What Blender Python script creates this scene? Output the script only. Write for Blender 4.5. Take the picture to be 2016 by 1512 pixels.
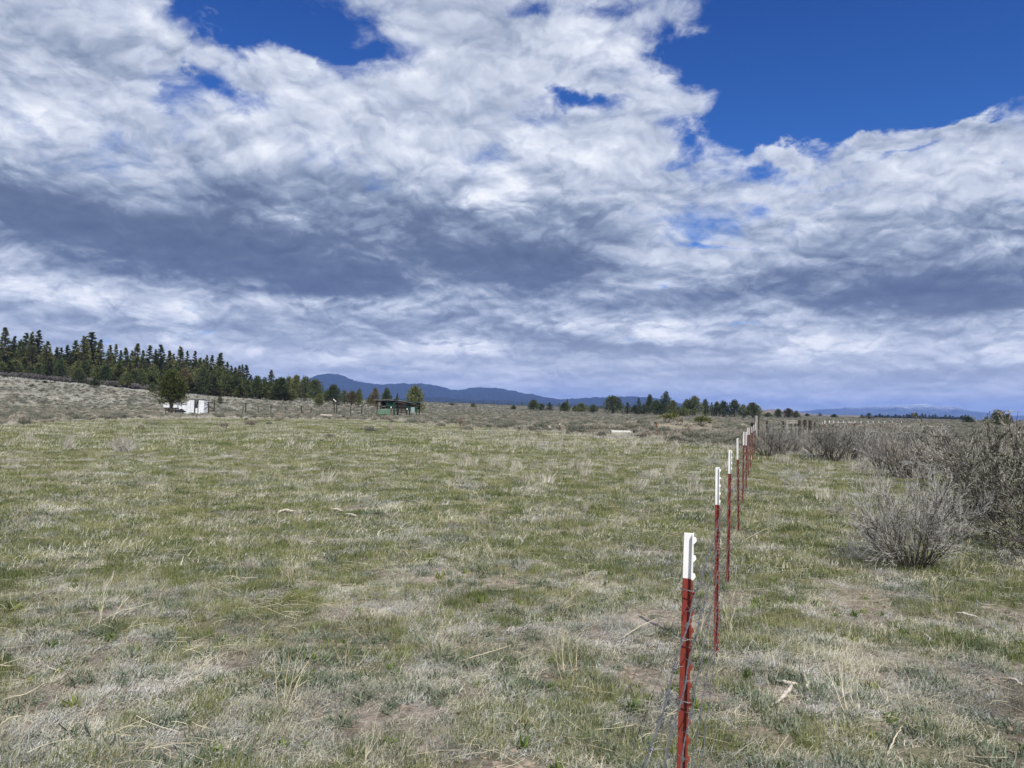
import bpy, bmesh, math, random
import numpy as np
from mathutils import Vector, Matrix, Euler

for _o in list(bpy.data.objects):
    bpy.data.objects.remove(_o)
SC = bpy.context.scene
COL = SC.collection
R = math.radians
RNG = np.random.default_rng(7)
random.seed(7)

# ------------------------------------------------------------------ camera
EYE = 1.65
FPX = 1495.0
PITCH, ROLL = R(2.1), R(1.1)
cam_d = bpy.data.cameras.new("camera")
cam = bpy.data.objects.new("camera", cam_d)
COL.objects.link(cam)
cam_d.sensor_width = 36.0
cam_d.lens = 36.0 * FPX / 2016.0
cam_d.clip_start = 0.05
cam_d.clip_end = 60000
CAMM = Euler((R(90) + PITCH, 0, 0)).to_matrix() @ Matrix.Rotation(ROLL, 3, 'Z')
cam.matrix_world = Matrix.Translation((0, 0, EYE)) @ CAMM.to_4x4()
SC.camera = cam


def pxdir(px, py):
    """unit world direction through a photograph pixel"""
    return (CAMM @ Vector(((px - 1008) / FPX, -(py - 756) / FPX, -1.0))).normalized()


def at(px, py, depth):
    """world point seen at pixel (px, py), depth metres ahead (along +Y)"""
    d = pxdir(px, py)
    return Vector((0, 0, EYE)) + d * (depth / d.y)


def azel(px, py):
    d = pxdir(px, py)
    return math.degrees(math.atan2(d.x, d.y)), math.degrees(math.asin(d.z))


# ------------------------------------------------------------------ sun and sky
SUN_AZ, SUN_EL = R(161), R(50)          # azimuth clockwise from +Y
SUN_DIR = Vector((math.sin(SUN_AZ) * math.cos(SUN_EL), math.cos(SUN_AZ) * math.cos(SUN_EL), math.sin(SUN_EL)))
sun_d = bpy.data.lights.new("sun", 'SUN')
sun_d.energy = 4.8
sun_d.angle = R(0.55)
sun_d.color = (1.0, 0.955, 0.89)
sun = bpy.data.objects.new("sun", sun_d)
COL.objects.link(sun)
sun.rotation_euler = SUN_DIR.to_track_quat('Z', 'Y').to_euler()
sun.location = SUN_DIR * 50

SC.view_settings.view_transform = 'Standard'
SC.view_settings.look = 'None'
SC.view_settings.gamma = 1
SC.view_settings.use_curve_mapping = False
SC.view_settings.exposure = 0.25
SC.render.engine = 'CYCLES'
SC.cycles.use_denoising = True
SC.cycles.max_bounces = 5
SC.cycles.diffuse_bounces = 3
SC.cycles.volume_bounces = 0
SC.cycles.transparent_max_bounces = 6


class NT:
    """small helper for node trees"""
    def __init__(s, tree):
        s.t = tree
        s.n = tree.nodes
        s.l = tree.links

    def node(s, kind, **kw):
        n = s.n.new(kind)
        for k, v in kw.items():
            setattr(n, k, v)
        return n

    def put(s, sock, v):
        if isinstance(v, bpy.types.NodeSocket):
            s.l.new(v, sock)
        elif v is not None:
            sock.default_value = v

    def math(s, op, a, b=None, c=None, clamp=False):
        n = s.n.new('ShaderNodeMath')
        n.operation = op
        n.use_clamp = clamp
        for i, v in enumerate((a, b, c)):
            s.put(n.inputs[i], v)
        return n.outputs[0]

    def vec(s, op, a, b=None, c=None, out=0):
        n = s.n.new('ShaderNodeVectorMath')
        n.operation = op
        for i, v in enumerate((a, b, c)):
            if v is not None:
                s.put(n.inputs[i], v)
        return n.outputs[out]

    def noise(s, vec, scale, detail=4, rough=0.5, dim='2D', w=None, dist=0.0, out=0):
        n = s.n.new('ShaderNodeTexNoise')
        n.noise_dimensions = dim
        if dim != '1D':
            s.put(n.inputs['Vector'], vec)
        n.inputs['Scale'].default_value = scale
        n.inputs['Detail'].default_value = detail
        n.inputs['Roughness'].default_value = rough
        n.inputs['Distortion'].default_value = dist
        return n.outputs[out]

    def smooth(s, v, a, b, lo=0.0, hi=1.0, kind='SMOOTHSTEP'):
        n = s.n.new('ShaderNodeMapRange')
        n.interpolation_type = kind
        s.put(n.inputs[0], v)
        for i, x in zip((1, 2, 3, 4), (a, b, lo, hi)):
            s.put(n.inputs[i], x)
        return n.outputs[0]

    def ramp(s, v, stops, interp='LINEAR'):
        n = s.n.new('ShaderNodeValToRGB')
        cr = n.color_ramp
        cr.interpolation = interp
        while len(cr.elements) < len(stops):
            cr.elements.new(0.5)
        for e, (p, c) in zip(cr.elements, stops):
            e.position = p
            e.color = (*c[:3], 1)
        s.put(n.inputs[0], v)
        return n.outputs[0]

    def mix(s, f, a, b, blend='MIX'):
        n = s.n.new('ShaderNodeMix')
        n.data_type = 'RGBA'
        n.blend_type = blend
        s.put(n.inputs[0], f)
        s.put(n.inputs[6], (*a, 1) if isinstance(a, tuple) and len(a) == 3 else a)
        s.put(n.inputs[7], (*b, 1) if isinstance(b, tuple) and len(b) == 3 else b)
        return n.outputs[2]


# cloud layout, as bearings: (px, py, rx, ry, amount) turned into azimuth/elevation
COVER = [
    (520, 35, 230, 85, -1.3), (420, 165, 80, 60, -.75), (505, 205, 70, 36, -.7), (320, 190, 60, 25, -.5), (640, 85, 110, 70, -.8),
    (1700, 110, 400, 190, -2.0), (1970, 60, 300, 200, -1.5), (1420, 130, 130, 200, -1.3), (1470, 245, 110, 80, -1.0),
    (1600, 250, 160, 60, -1.0), (1880, 190, 220, 70, -.6), (1150, 185, 75, 28, -.9), (1040, 20, 90, 30, -.7), (1230, 25, 70, 25, -.5),
    (790, 100, 80, 60, -.45), (880, 190, 70, 34, -.5), (1500, 412, 60, 24, -.7), (1530, 345, 80, 18, -.6),
    (1620, 365, 80, 10, -.5), (1790, 292, 150, 9, -.6), (1395, 482, 80, 9, -.55), (1315, 550, 24, 9, -.9), (1990, 325, 60, 8, -.4),
    (1520, 628, 110, 7, -.62), (405, 657, 60, 8, -.5), (1060, 212, 60, 24, -.3), (1350, 330, 60, 12, -.45), (1490, 475, 60, 8, -.4),
    (800, 275, 30, 18, -.35), (1240, 180, 50, 60, -.15),
    (365, 115, 26, 40, .9), (560, 105, 80, 50, .8), (180, 55, 110, 45, .5), (1110, 115, 190, 75, .5), (1410, 155, 40, 10, .7),
    (1510, 45, 40, 14, .5), (1540, 305, 70, 24, .9), (1600, 275, 35, 16, .8), (1350, 45, 60, 45, .6), (1860, 265, 200, 30, 1.0),
    (1960, 255, 90, 20, .6), (1690, 295, 50, 22, .8), (620, 30, 60, 50, .6), (420, 70, 40, 26, .5), (680, 60, 30, 40, .5), (1490, 245, 22, 18, .5), (100, 120, 120, 80, .4),
]
SHADE = [
    (20, 395, 190, 60, -.40), (180, 440, 280, 75, -.34), (360, 490, 330, 72, -.36), (520, 530, 300, 62, -.36), (660, 565, 150, 44, -.46),
    (640, 470, 330, 110, -.22), (300, 410, 420, 100, -.16), (900, 490, 260, 110, -.24), (1050, 535, 190, 54, -.52), (1090, 480, 170, 95, -.22),
    (760, 420, 220, 80, -.12), (1960, 575, 300, 56, -.50), (1790, 585, 240, 40, -.42), (1640, 555, 240, 50, -.24), (1750, 490, 300, 80, -.20),
    (1990, 460, 110, 80, -.20), (1180, 688, 290, 18, -.50), (990, 640, 300, 34, -.28), (260, 500, 360, 30, -.06), (500, 655, 330, 26, -.18),
    (800, 655, 330, 20, -.26), (1600, 735, 380, 22, -.22), (1450, 790, 380, 34, -.12), (160, 640, 260, 22, -.24), (1870, 735, 200, 20, -.24),
    (1350, 590, 260, 34, -.14), (700, 740, 380, 18, -.08), (450, 385, 120, 36, -.14), (1450, 560, 200, 50, -.10), (560, 340, 160, 40, -.08),
    (1250, 420, 160, 40, -.06), (1900, 650, 220, 16, -.16), (1240, 600, 150, 12, -.14), (60, 680, 200, 16, -.14), (960, 350, 240, 24, -.10),
    (30, 270, 130, 56, .34), (60, 330, 70, 34, .22), (970, 390, 66, 34, .55), (600, 420, 70, 20, .30), (90, 575, 140, 26, .55),
    (290, 618, 100, 20, .45), (375, 607, 32, 14, .45), (350, 672, 44, 20, .65), (880, 682, 120, 17, .58), (640, 700, 110, 14, .48),
    (505, 692, 20, 12, .55), (700, 600, 200, 20, .26), (1590, 690, 64, 26, .58), (1300, 655, 100, 26, .55), (1180, 640, 140, 16, .26),
    (1705, 680, 56, 16, .42), (1800, 425, 100, 28, .30), (1960, 703, 120, 11, .50), (520, 290, 220, 38, .16), (650, 160, 160, 80, .12),
    (1020, 290, 260, 48, .18), (1180, 110, 160, 66, .16), (1640, 440, 90, 24, .16), (1940, 480, 70, 26, .26), (1100, 330, 360, 44, .10),
    (100, 230, 190, 56, .10), (1560, 785, 140, 9, .34), (1800, 721, 34, 8, .4),
    (960, 755, 120, 8, .26), (1900, 350, 220, 66, .08), (700, 560, 60, 14, -.1), (150, 120, 200, 70, -.10), (900, 60, 200, 70, -.10),
    (1000, 770, 260, 8, .18), (1650, 795, 90, 5, .3), (1450, 770, 220, 7, .12),
]


def build_world():
    w = bpy.data.worlds.new("World")
    SC.world = w
    w.use_nodes = True
    w.node_tree.nodes.clear()
    k = NT(w.node_tree)
    STR = 0.10
    tc = k.node('ShaderNodeTexCoord').outputs['Generated']
    sky = k.node('ShaderNodeTexSky', sky_type='NISHITA')
    sky.sun_disc = False
    sky.sun_elevation = SUN_EL
    sky.sun_rotation = SUN_AZ
    sky.altitude = 1400
    sky.air_density = 1.0
    sky.dust_density = 0.2
    sky.ozone_density = 4.0
    sp = k.node('ShaderNodeSeparateXYZ')
    k.l.new(k.vec('NORMALIZE', tc), sp.inputs[0])
    x, y, z = sp.outputs
    zc = k.math('MAXIMUM', z, 0.0)
    az = k.math('MULTIPLY', k.math('ARCTAN2', x, y), 57.29578)
    el = k.math('MULTIPLY', k.math('ARCSINE', z), 57.29578)
    den = k.math('ADD', zc, 0.36)
    cp = k.node('ShaderNodeCombineXYZ')
    k.l.new(k.math('DIVIDE', x, den), cp.inputs[0])
    k.l.new(k.math('DIVIDE', y, den), cp.inputs[1])
    p = cp.outputs[0]
    # gentle warp of the plane coordinates
    wv = k.noise(p, 3.4, 3, .55, out=1)
    wv = k.vec('SUBTRACT', wv, (0.5, 0.5, 0.5))
    p = k.vec('MULTIPLY_ADD', wv, (0.10, 0.10, 0.0), p)
    # warp of the bearings used for the layout
    ca = k.node('ShaderNodeCombineXYZ')
    k.l.new(az, ca.inputs[0])
    k.l.new(el, ca.inputs[1])
    w2 = k.vec('SUBTRACT', k.noise(p, 5.5, 6, .6, out=1), (0.5, 0.5, 0.5))
    amp = k.smooth(el, 0, 22, 0.6, 6.0, 'LINEAR')
    camp = k.node('ShaderNodeCombineXYZ')
    k.l.new(k.math('MULTIPLY', amp, 1.6), camp.inputs[0])
    k.l.new(amp, camp.inputs[1])
    uv = k.vec('MULTIPLY_ADD', w2, camp.outputs[0], ca.outputs[0])

    uvs = k.vec('MULTIPLY_ADD', k.vec('MULTIPLY', w2, (.6, .6, 0)), camp.outputs[0], ca.outputs[0])

    def blobs(lst, start, uv=uv):
        acc = start
        for (px, py, rx, ry, am) in lst:
            a0, e0 = azel(px, py)
            a1, _ = azel(px + rx * .5, py)
            a2, _ = azel(px - rx * .5, py)
            _, e1 = azel(px, py - ry * .5)
            _, e2 = azel(px, py + ry * .5)
            ra, re = max(a1 - a2, .05) * 1.35, max(e1 - e2, .05) * 1.35
            q = k.vec('MULTIPLY_ADD', uv, (1 / ra, 1 / re, 0), (-a0 / ra, -e0 / re, 0))
            d = k.vec('DOT_PRODUCT', q, q, out=1)
            f = k.math('MULTIPLY_ADD', d, -1.0, 1.0, clamp=True)
            acc = k.math('MULTIPLY_ADD', k.math('MULTIPLY', f, f), am, acc)
        return acc

    def puff(v, sc_, det):
        n = k.node('ShaderNodeTexVoronoi', voronoi_dimensions='2D', feature='F1')
        n.inputs['Scale'].default_value = sc_
        n.inputs['Detail'].default_value = det
        n.inputs['Roughness'].default_value = .5
        n.inputs['Lacunarity'].default_value = 2.2
        n.normalize = True
        k.l.new(v, n.inputs['Vector'])
        return k.math('MULTIPLY_ADD', n.outputs['Distance'], -1.9, 1.0)
    pw = k.vec('MULTIPLY_ADD', w2, (0.11, 0.11, 0.0), p)
    n1 = k.noise(p, 4.2, 7, .55)
    pf = puff(pw, 6.8, 3)
    off = k.vec('MULTIPLY_ADD', pw, (0.985, 0.985, 1), (0.004, 0.0, 0.0))
    pf2 = puff(off, 6.8, 3)
    n3 = k.noise(p, 20.0, 5, .62)
    cover0 = k.smooth(el, 6, 26, 1.05, 0.50, 'LINEAR')
    A = blobs([(a, b, c, d, e * (1.1 if e < 0 else .9)) for a, b, c, d, e in COVER], cover0)
    D = k.math('ADD', k.math('MULTIPLY', k.math('SUBTRACT', n1, 0.5), 2.5), A)
    D = k.math('MULTIPLY_ADD', pf, .34, D)
    D = k.math('MULTIPLY_ADD', k.math('SUBTRACT', n3, .5), .75, D)
    B = blobs([(a, b, c, d, e * (.86 if b < 620 else .6)) for a, b, c, d, e in SHADE if e < 0], 0.72, uvs)
    D = k.math('MULTIPLY_ADD', k.math('MAXIMUM', k.math('SUBTRACT', .72, B), 0.0), 1.8, D)
    alpha = k.smooth(D, -0.30, 0.86)
    W = blobs([(a, b, c * 1.15, d * 1.15, e * .85) for a, b, c, d, e in SHADE if e > 0], 0.0)
    B = k.math('MULTIPLY_ADD', W, k.math('ADD', k.smooth(pf, .15, .75, .35, 1.15), k.math('MULTIPLY', k.math('SUBTRACT', n3, .5), .9)), B)
    relief = k.math('SUBTRACT', pf, pf2)
    L = k.math('MULTIPLY_ADD', relief, .50, B)
    L = k.math('MULTIPLY_ADD', k.math('SUBTRACT', pf, .45), .13, L)
    L = k.math('MULTIPLY_ADD', k.math('SUBTRACT', n1, .5), .36, L)
    L = k.math('MULTIPLY_ADD', k.math('SUBTRACT', n3, .5), .14, L)
    L = k.math('MULTIPLY_ADD', k.smooth(D, .3, 1.5), -.16, L)
    # ease both ends so that neither the white tops nor the dark bases go flat
    L = k.math('ADD', k.math('MULTIPLY', k.math('TANH', k.math('MULTIPLY', k.math('SUBTRACT', L, .52), 2.45)), .46), .52)
    L = k.math('MULTIPLY_ADD', k.math('SUBTRACT', n3, .5), .16, L)
    L = k.math('MULTIPLY_ADD', k.math('SUBTRACT', pf, .45), .10, L)
    # long thin layers close to the horizon
    cq = k.node('ShaderNodeCombineXYZ')
    k.l.new(k.math('MULTIPLY', az, .05), cq.inputs[0])
    k.l.new(k.math('MULTIPLY', el, .42), cq.inputs[1])
    n5 = k.noise(k.vec('MULTIPLY_ADD', w2, (.5, .5, 0), cq.outputs[0]), 2.2, 5, .6)
    L = k.math('ADD', L, k.math('MULTIPLY', k.math('SUBTRACT', n5, .5), k.smooth(el, 2, 13, .75, 0.0)))
    c = k.ramp(L, [(0.0, (.080, .108, .190)), (.2, (.128, .166, .262)), (.42, (.25, .305, .415)), (.62, (.425, .475, .585)),
                   (.8, (.60, .645, .74)), (1.0, (.90, .91, .94))])
    c = k.mix(k.smooth(el, 0, 9, .62, 0), c, (.60, .63, .70))
    c = k.mix(1.0, c, (1 / STR, 1 / STR, 1 / STR), 'MULTIPLY')
    skyc = k.mix(1.0, sky.outputs[0], (.26, .60, 1.12), 'MULTIPLY')
    skyc = k.mix(1.0, skyc, k.ramp(k.smooth(el, 8, 30, 0, 1, 'LINEAR'), [(0, (1.15, 1.1, 1.0)), (1, (.62, .72, .84))]), 'MULTIPLY')
    col = k.mix(alpha, skyc, c)
    bg = k.node('ShaderNodeBackground')
    bg.inputs['Strength'].default_value = STR
    k.l.new(col, bg.inputs['Color'])
    out = k.node('ShaderNodeOutputWorld')
    k.l.new(bg.outputs[0], out.inputs['Surface'])


build_world()
SC.world.cycles.sampling_method = 'MANUAL'
SC.world.cycles.sample_map_resolution = 256


# ------------------------------------------------------------------ numpy noise
_perm = np.random.default_rng(3).permutation(256)
_perm = np.concatenate([_perm, _perm])
_ga = np.random.default_rng(4).random(256) * 2 * np.pi
_G = np.stack([np.cos(_ga), np.sin(_ga)], 1)


def perlin(x, y):
    x = np.asarray(x, float)
    y = np.asarray(y, float)
    xi, yi = np.floor(x).astype(int), np.floor(y).astype(int)
    xf, yf = x - xi, y - yi
    u, v = xf * xf * xf * (xf * (xf * 6 - 15) + 10), yf * yf * yf * (yf * (yf * 6 - 15) + 10)

    def g(ix, iy, fx, fy):
        h = _perm[_perm[ix & 255] + (iy & 255)]
        return _G[h, 0] * fx + _G[h, 1] * fy
    a = g(xi, yi, xf, yf) * (1 - u) + g(xi + 1, yi, xf - 1, yf) * u
    b = g(xi, yi + 1, xf, yf - 1) * (1 - u) + g(xi + 1, yi + 1, xf - 1, yf - 1) * u
    return (a * (1 - v) + b * v) * 1.4


def fbm(x, y, s=1.0, octv=4, gain=.5):
    t, a, f = 0, 1.0, s
    for i in range(octv):
        t = t + a * perlin(np.asarray(x) * f + 17.3 * i, np.asarray(y) * f - 9.1 * i)
        a *= gain
        f *= 2.03
    return t


# ------------------------------------------------------------------ terrain height
# elevation (pixels above the true horizon) of the far edge of the plain, by photograph column
_EDGE = [(-900, 60), (-300, 52), (0, 41), (150, 34), (300, 25), (420, 20), (600, 19), (800, 14), (950, 12), (1200, 8), (1480, 3), (1700, 1), (2016, 0), (3200, 0)]
_EDIST = [(-900, 300), (0, 300), (400, 330), (620, 420), (900, 900), (1500, 1100), (3200, 1100)]
_ea = np.array([math.atan2(px - 1008, FPX) for px, _ in _EDGE])
_ee = np.array([e / FPX for _, e in _EDGE])
_da = np.array([math.atan2(px - 1008, FPX) for px, _ in _EDIST])
_dd = np.array([float(e) for _, e in _EDIST])


def sstep(a, b, x):
    t = np.clip((x - a) / (b - a), 0, 1)
    return t * t * (3 - 2 * t)


def ground_z(x, y):
    x = np.asarray(x, float)
    y = np.asarray(y, float)
    r = np.hypot(x, y)
    a = np.arctan2(x, y)
    e = np.interp(a, _ea, _ee)
    back = sstep(R(80), R(130), np.abs(a))
    e = e * (1 - back)
    D = np.interp(a, _da, _dd)
    far = e * D + EYE * .96
    st = np.interp(a, [math.atan2(430 - 1008, FPX), math.atan2(640 - 1008, FPX)], [138.0, 98.0])
    big = far * sstep(0, 1, (r - st) / (D - st)) ** 1.25
    big = np.where(r > D, far + (r - D) * e * .35, big)
    small = fbm(x, y, .9, 3) * .030 * sstep(60, 20, r) + fbm(x + 40, y, 3.2, 4, .6) * .022 * sstep(30, 10, r)
    mid = fbm(x, y + 70, .05, 3) * .10 * sstep(3, 60, r) + fbm(x - 70, y + 170, .011, 3) * .5 * sstep(150, 600, r)
    mid = mid + fbm(x - 900, y, .004, 3) * 1.6 * sstep(900, 4000, r)
    # the low earth bank in the middle distance
    bx, by = BANK.x, BANK.y
    bank = .95 * np.exp(-(((x - bx) / 5.5) ** 2 + ((y - by) / 3.0) ** 2))
    return big + small + mid + bank


BANK = Vector((0, 1e6, 0))


def gz(x, y):
    return float(ground_z(x, y))


def on_ground(px, py, dmax=1500.0, dmin=1.5):
    """point where the ray through a pixel meets the ground"""
    d = pxdir(px, py)
    t = dmin
    p0 = Vector((0, 0, EYE))
    while t < dmax:
        p = p0 + d * t
        if p.z <= gz(p.x, p.y):
            lo, hi = t / 1.03, t
            for _ in range(14):
                m = (lo + hi) / 2
                q = p0 + d * m
                if q.z <= gz(q.x, q.y):
                    hi = m
                else:
                    lo = m
            q = p0 + d * hi
            return Vector((q.x, q.y, gz(q.x, q.y)))
        t *= 1.03
    q = p0 + d * dmax
    return Vector((q.x, q.y, gz(q.x, q.y)))


def stand(px, depth):
    """ground point in the column px, depth metres ahead"""
    d = pxdir(px, 815)
    x = d.x / d.y * depth
    return Vector((x, depth, gz(x, depth)))


BANK = stand(1345, 84)


# ------------------------------------------------------------------ materials
def material(name, rough=.8, spec=.2):
    m = bpy.data.materials.new(name)
    m.use_nodes = True
    k = NT(m.node_tree)
    b = m.node_tree.nodes['Principled BSDF']
    b.inputs['Roughness'].default_value = rough
    b.inputs['Specular IOR Level'].default_value = spec
    return m, k, b


def simple_mat(name, col, var=.25, scale=6.0, rough=.75, spec=.2, bump=.0, metal=0.0, dim='3D'):
    """base colour with blotchy wear from object-space noise"""
    m, k, b = material(name, rough, spec)
    tc = k.node('ShaderNodeTexCoord').outputs['Object']
    n = k.noise(tc, scale, 5, .6, dim=dim)
    f = k.smooth(n, .3, .7, 1 - var, 1 + var, 'LINEAR')
    g = k.node('ShaderNodeCombineColor')
    for i in range(3):
        k.l.new(f, g.inputs[i])
    k.l.new(k.mix(1.0, (*col, 1), g.outputs[0], 'MULTIPLY'), b.inputs['Base Color'])
    b.inputs['Metallic'].default_value = metal
    if bump:
        bp = k.node('ShaderNodeBump')
        bp.inputs['Strength'].default_value = bump
        bp.inputs['Distance'].default_value = .01
        k.l.new(k.noise(tc, scale * 4, 4, .6, dim=dim), bp.inputs['Height'])
        k.l.new(bp.outputs[0], b.inputs['Normal'])
    return m


def foliage_mat(name, stops, rough=.7, translucent=0.25, patch=None, scale=30.0):
    """leaf, blade or twig: colour picked by instance, by clump (world noise) and by grain"""
    m, k, b = material(name, rough, .15)
    oi = k.node('ShaderNodeObjectInfo').outputs['Random']
    geo = k.node('ShaderNodeNewGeometry')
    n = k.noise(geo.outputs['Position'], scale, 3, .6, dim='3D')
    f = k.math('ADD', k.math('MULTIPLY', oi, .45), k.math('MULTIPLY_ADD', n, 1.1, -.28))
    if patch:
        n2 = k.noise(geo.outputs['Position'], patch, 3, .55, dim='3D')
        f = k.math('MULTIPLY_ADD', k.math('SUBTRACT', n2, .5), 1.3, f)
    c = k.ramp(f, stops)
    k.l.new(c, b.inputs['Base Color'])
    if translucent:
        tr = k.node('ShaderNodeBsdfTranslucent')
        k.l.new(c, tr.inputs['Color'])
        mx = k.node('ShaderNodeMixShader')
        mx.inputs[0].default_value = translucent
        k.l.new(b.outputs[0], mx.inputs[1])
        k.l.new(tr.outputs[0], mx.inputs[2])
        k.l.new(mx.outputs[0], m.node_tree.nodes['Material Output'].inputs['Surface'])
    return m


def mesh_np(name, V, F, mats=(), smooth=False, midx=None):
    """V (n,3) float, F list of (m,3|4) int arrays"""
    me = bpy.data.meshes.new(name)
    V = np.asarray(V, np.float32)
    if not isinstance(F, (list, tuple)):
        F = [F]
    F = [np.asarray(f, np.int32) for f in F if len(f)]
    me.vertices.add(len(V))
    me.vertices.foreach_set('co', V.ravel())
    tot = sum(f.size for f in F)
    nf = sum(len(f) for f in F)
    me.loops.add(tot)
    me.loops.foreach_set('vertex_index', np.concatenate([f.ravel() for f in F]))
    me.polygons.add(nf)
    starts, c = [], 0
    for f in F:
        starts.append(c + np.arange(len(f)) * f.shape[1])
        c += f.size
    me.polygons.foreach_set('loop_start', np.concatenate(starts).astype(np.int32))
    for m in mats:
        me.materials.append(m)
    if midx is not None:
        me.polygons.foreach_set('material_index', np.asarray(midx, np.int32))
    me.polygons.foreach_set('use_smooth', np.full(nf, smooth))
    me.update(calc_edges=True)
    me.validate()
    return me


def link(name, data, parent=None, loc=None, rot=None, scale=None, **props):
    o = bpy.data.objects.new(name, data)
    COL.objects.link(o)
    if parent is not None:
        o.parent = parent
    if loc is not None:
        o.location = loc
    if rot is not None:
        o.rotation_euler = rot
    if scale is not None:
        o.scale = scale if hasattr(scale, '__len__') else (scale,) * 3
    for k_, v in props.items():
        o[k_] = v
    return o


# ------------------------------------------------------------------ ground sheet
def meadow_mask(x, y):
    """1 inside the green pasture, 0 in the dry sage plain"""
    x, y = np.asarray(x, float), np.asarray(y, float)
    a = np.arctan2(x, y)
    r = np.hypot(x, y)
    px = 1008 + FPX * np.tan(np.clip(a, -1.2, 1.2))
    lim = np.interp(px, [-2000, 0, 300, 520, 700, 900, 1000, 1200, 1400, 1470, 1560, 1700, 2016], [62, 62, 96, 112, 108, 84, 66, 48, 40, 36, 34, 26, 20])
    lim = lim * (1 + .16 * fbm(x, y, .06, 3))
    return sstep(1.12, .9, r / lim)


def green_amount(x, y):
    """how green the turf is, 0..1"""
    x, y = np.asarray(x, float), np.asarray(y, float)
    r = np.hypot(x, y)
    n = .5 + .70 * fbm(x + 5, y - 3, .85, 5, .68)
    big = .5 + .6 * fbm(x + 50, y + 20, .09, 4, .6)
    base = np.interp(r, [0, 4, 7, 12, 40, 140], [.20, .28, .42, .60, .66, .62])
    # old dry grass thickens between the fence and the middle of the far pasture
    px = 1008 + FPX * np.tan(np.clip(np.arctan2(x, y), -1.2, 1.2))
    dry = np.exp(-((px - 1120) / 330) ** 2) * sstep(22, 45, r) * .36
    return np.clip(base - dry + (n - .5) * .85 + (big - .5) * .38, 0, 1) * meadow_mask(x, y)


def build_ground():
    ra = [1.0]
    while ra[-1] < 17500:
        ra.append(ra[-1] * (1.014 if ra[-1] < 60 else 1.022))
    ra = np.array([0.02, .5] + ra)
    an = np.concatenate([np.linspace(-180, -42, 47, endpoint=False), np.linspace(-42, 42, 421), np.linspace(42, 180, 47)[1:-1]])
    A, Rr = np.meshgrid(np.radians(an), ra)
    X, Y = Rr * np.sin(A), Rr * np.cos(A)
    Z = ground_z(X, Y)
    m, n = X.shape
    V = np.stack([X, Y, Z], -1).reshape(-1, 3)
    i = np.arange(m - 1)[:, None] * n
    j = np.arange(n)[None, :]
    j2 = (j + 1) % n
    F = np.stack([i + j, i + j2, i + n + j2, i + n + j], -1).reshape(-1, 4)
    mt, k, b = material('earth', .95, .1)
    pos = k.node('ShaderNodeNewGeometry').outputs['Position']
    at_ = k.node('ShaderNodeAttribute', attribute_name='green').outputs['Fac']
    md = k.node('ShaderNodeAttribute', attribute_name='meadow').outputs['Fac']
    n1 = k.noise(pos, .9, 6, .6, dim='3D')
    n2 = k.noise(pos, 14, 6, .65, dim='3D')
    n4 = k.noise(pos, 90, 4, .65, dim='3D')
    soil = k.ramp(k.math('MULTIPLY_ADD', k.math('SUBTRACT', n4, .5), .7, k.math('MULTIPLY_ADD', k.math('SUBTRACT', n2, .5), .9, n1)),
                  [(.25, (.085, .068, .055)), (.45, (.165, .138, .112)), (.6, (.255, .222, .185)), (.8, (.36, .325, .28))])
    moss = k.ramp(n2, [(.3, (.060, .072, .030)), (.55, (.11, .12, .052)), (.75, (.20, .19, .10))])
    near = k.mix(k.math('MULTIPLY', at_, .75), soil, moss)
    n5 = k.noise(pos, .12, 6, .62, dim='3D')
    n6 = k.noise(pos, .9, 5, .65, dim='3D')
    sage = k.ramp(k.math('ADD', k.math('MULTIPLY', n5, .6), k.math('MULTIPLY', n6, .5)),
                  [(.35, (.10, .096, .074)), (.5, (.175, .168, .134)), (.62, (.26, .248, .205)), (.75, (.37, .345, .28))])
    rust = k.node('ShaderNodeAttribute', attribute_name='rust').outputs['Fac']
    sage = k.mix(k.math('MULTIPLY', rust, k.smooth(n6, .3, .6)), sage, (.27, .185, .125))
    k.l.new(k.mix(md, sage, near), b.inputs['Base Color'])
    bp = k.node('ShaderNodeBump')
    bp.inputs['Strength'].default_value = .9
    bp.inputs['Distance'].default_value = .03
    k.l.new(k.math('MULTIPLY_ADD', n4, .35, n2), bp.inputs['Height'])
    k.l.new(bp.outputs[0], b.inputs['Normal'])
    me = mesh_np('ground', V, F, [mt], smooth=True)
    for nm, val in (('green', green_amount(V[:, 0], V[:, 1])), ('meadow', meadow_mask(V[:, 0], V[:, 1])),
                    ('rust', np.exp(-(((V[:, 0] - BANK.x) / 6) ** 2 + ((V[:, 1] - BANK.y) / 4.5) ** 2)) * .6)):
        a = me.attributes.new(nm, 'FLOAT', 'POINT')
        a.data.foreach_set('value', val.astype(np.float32))
    link('ground', me, kind='structure', label='pasture and sagebrush plain running out to the hills')


build_ground()


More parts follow.
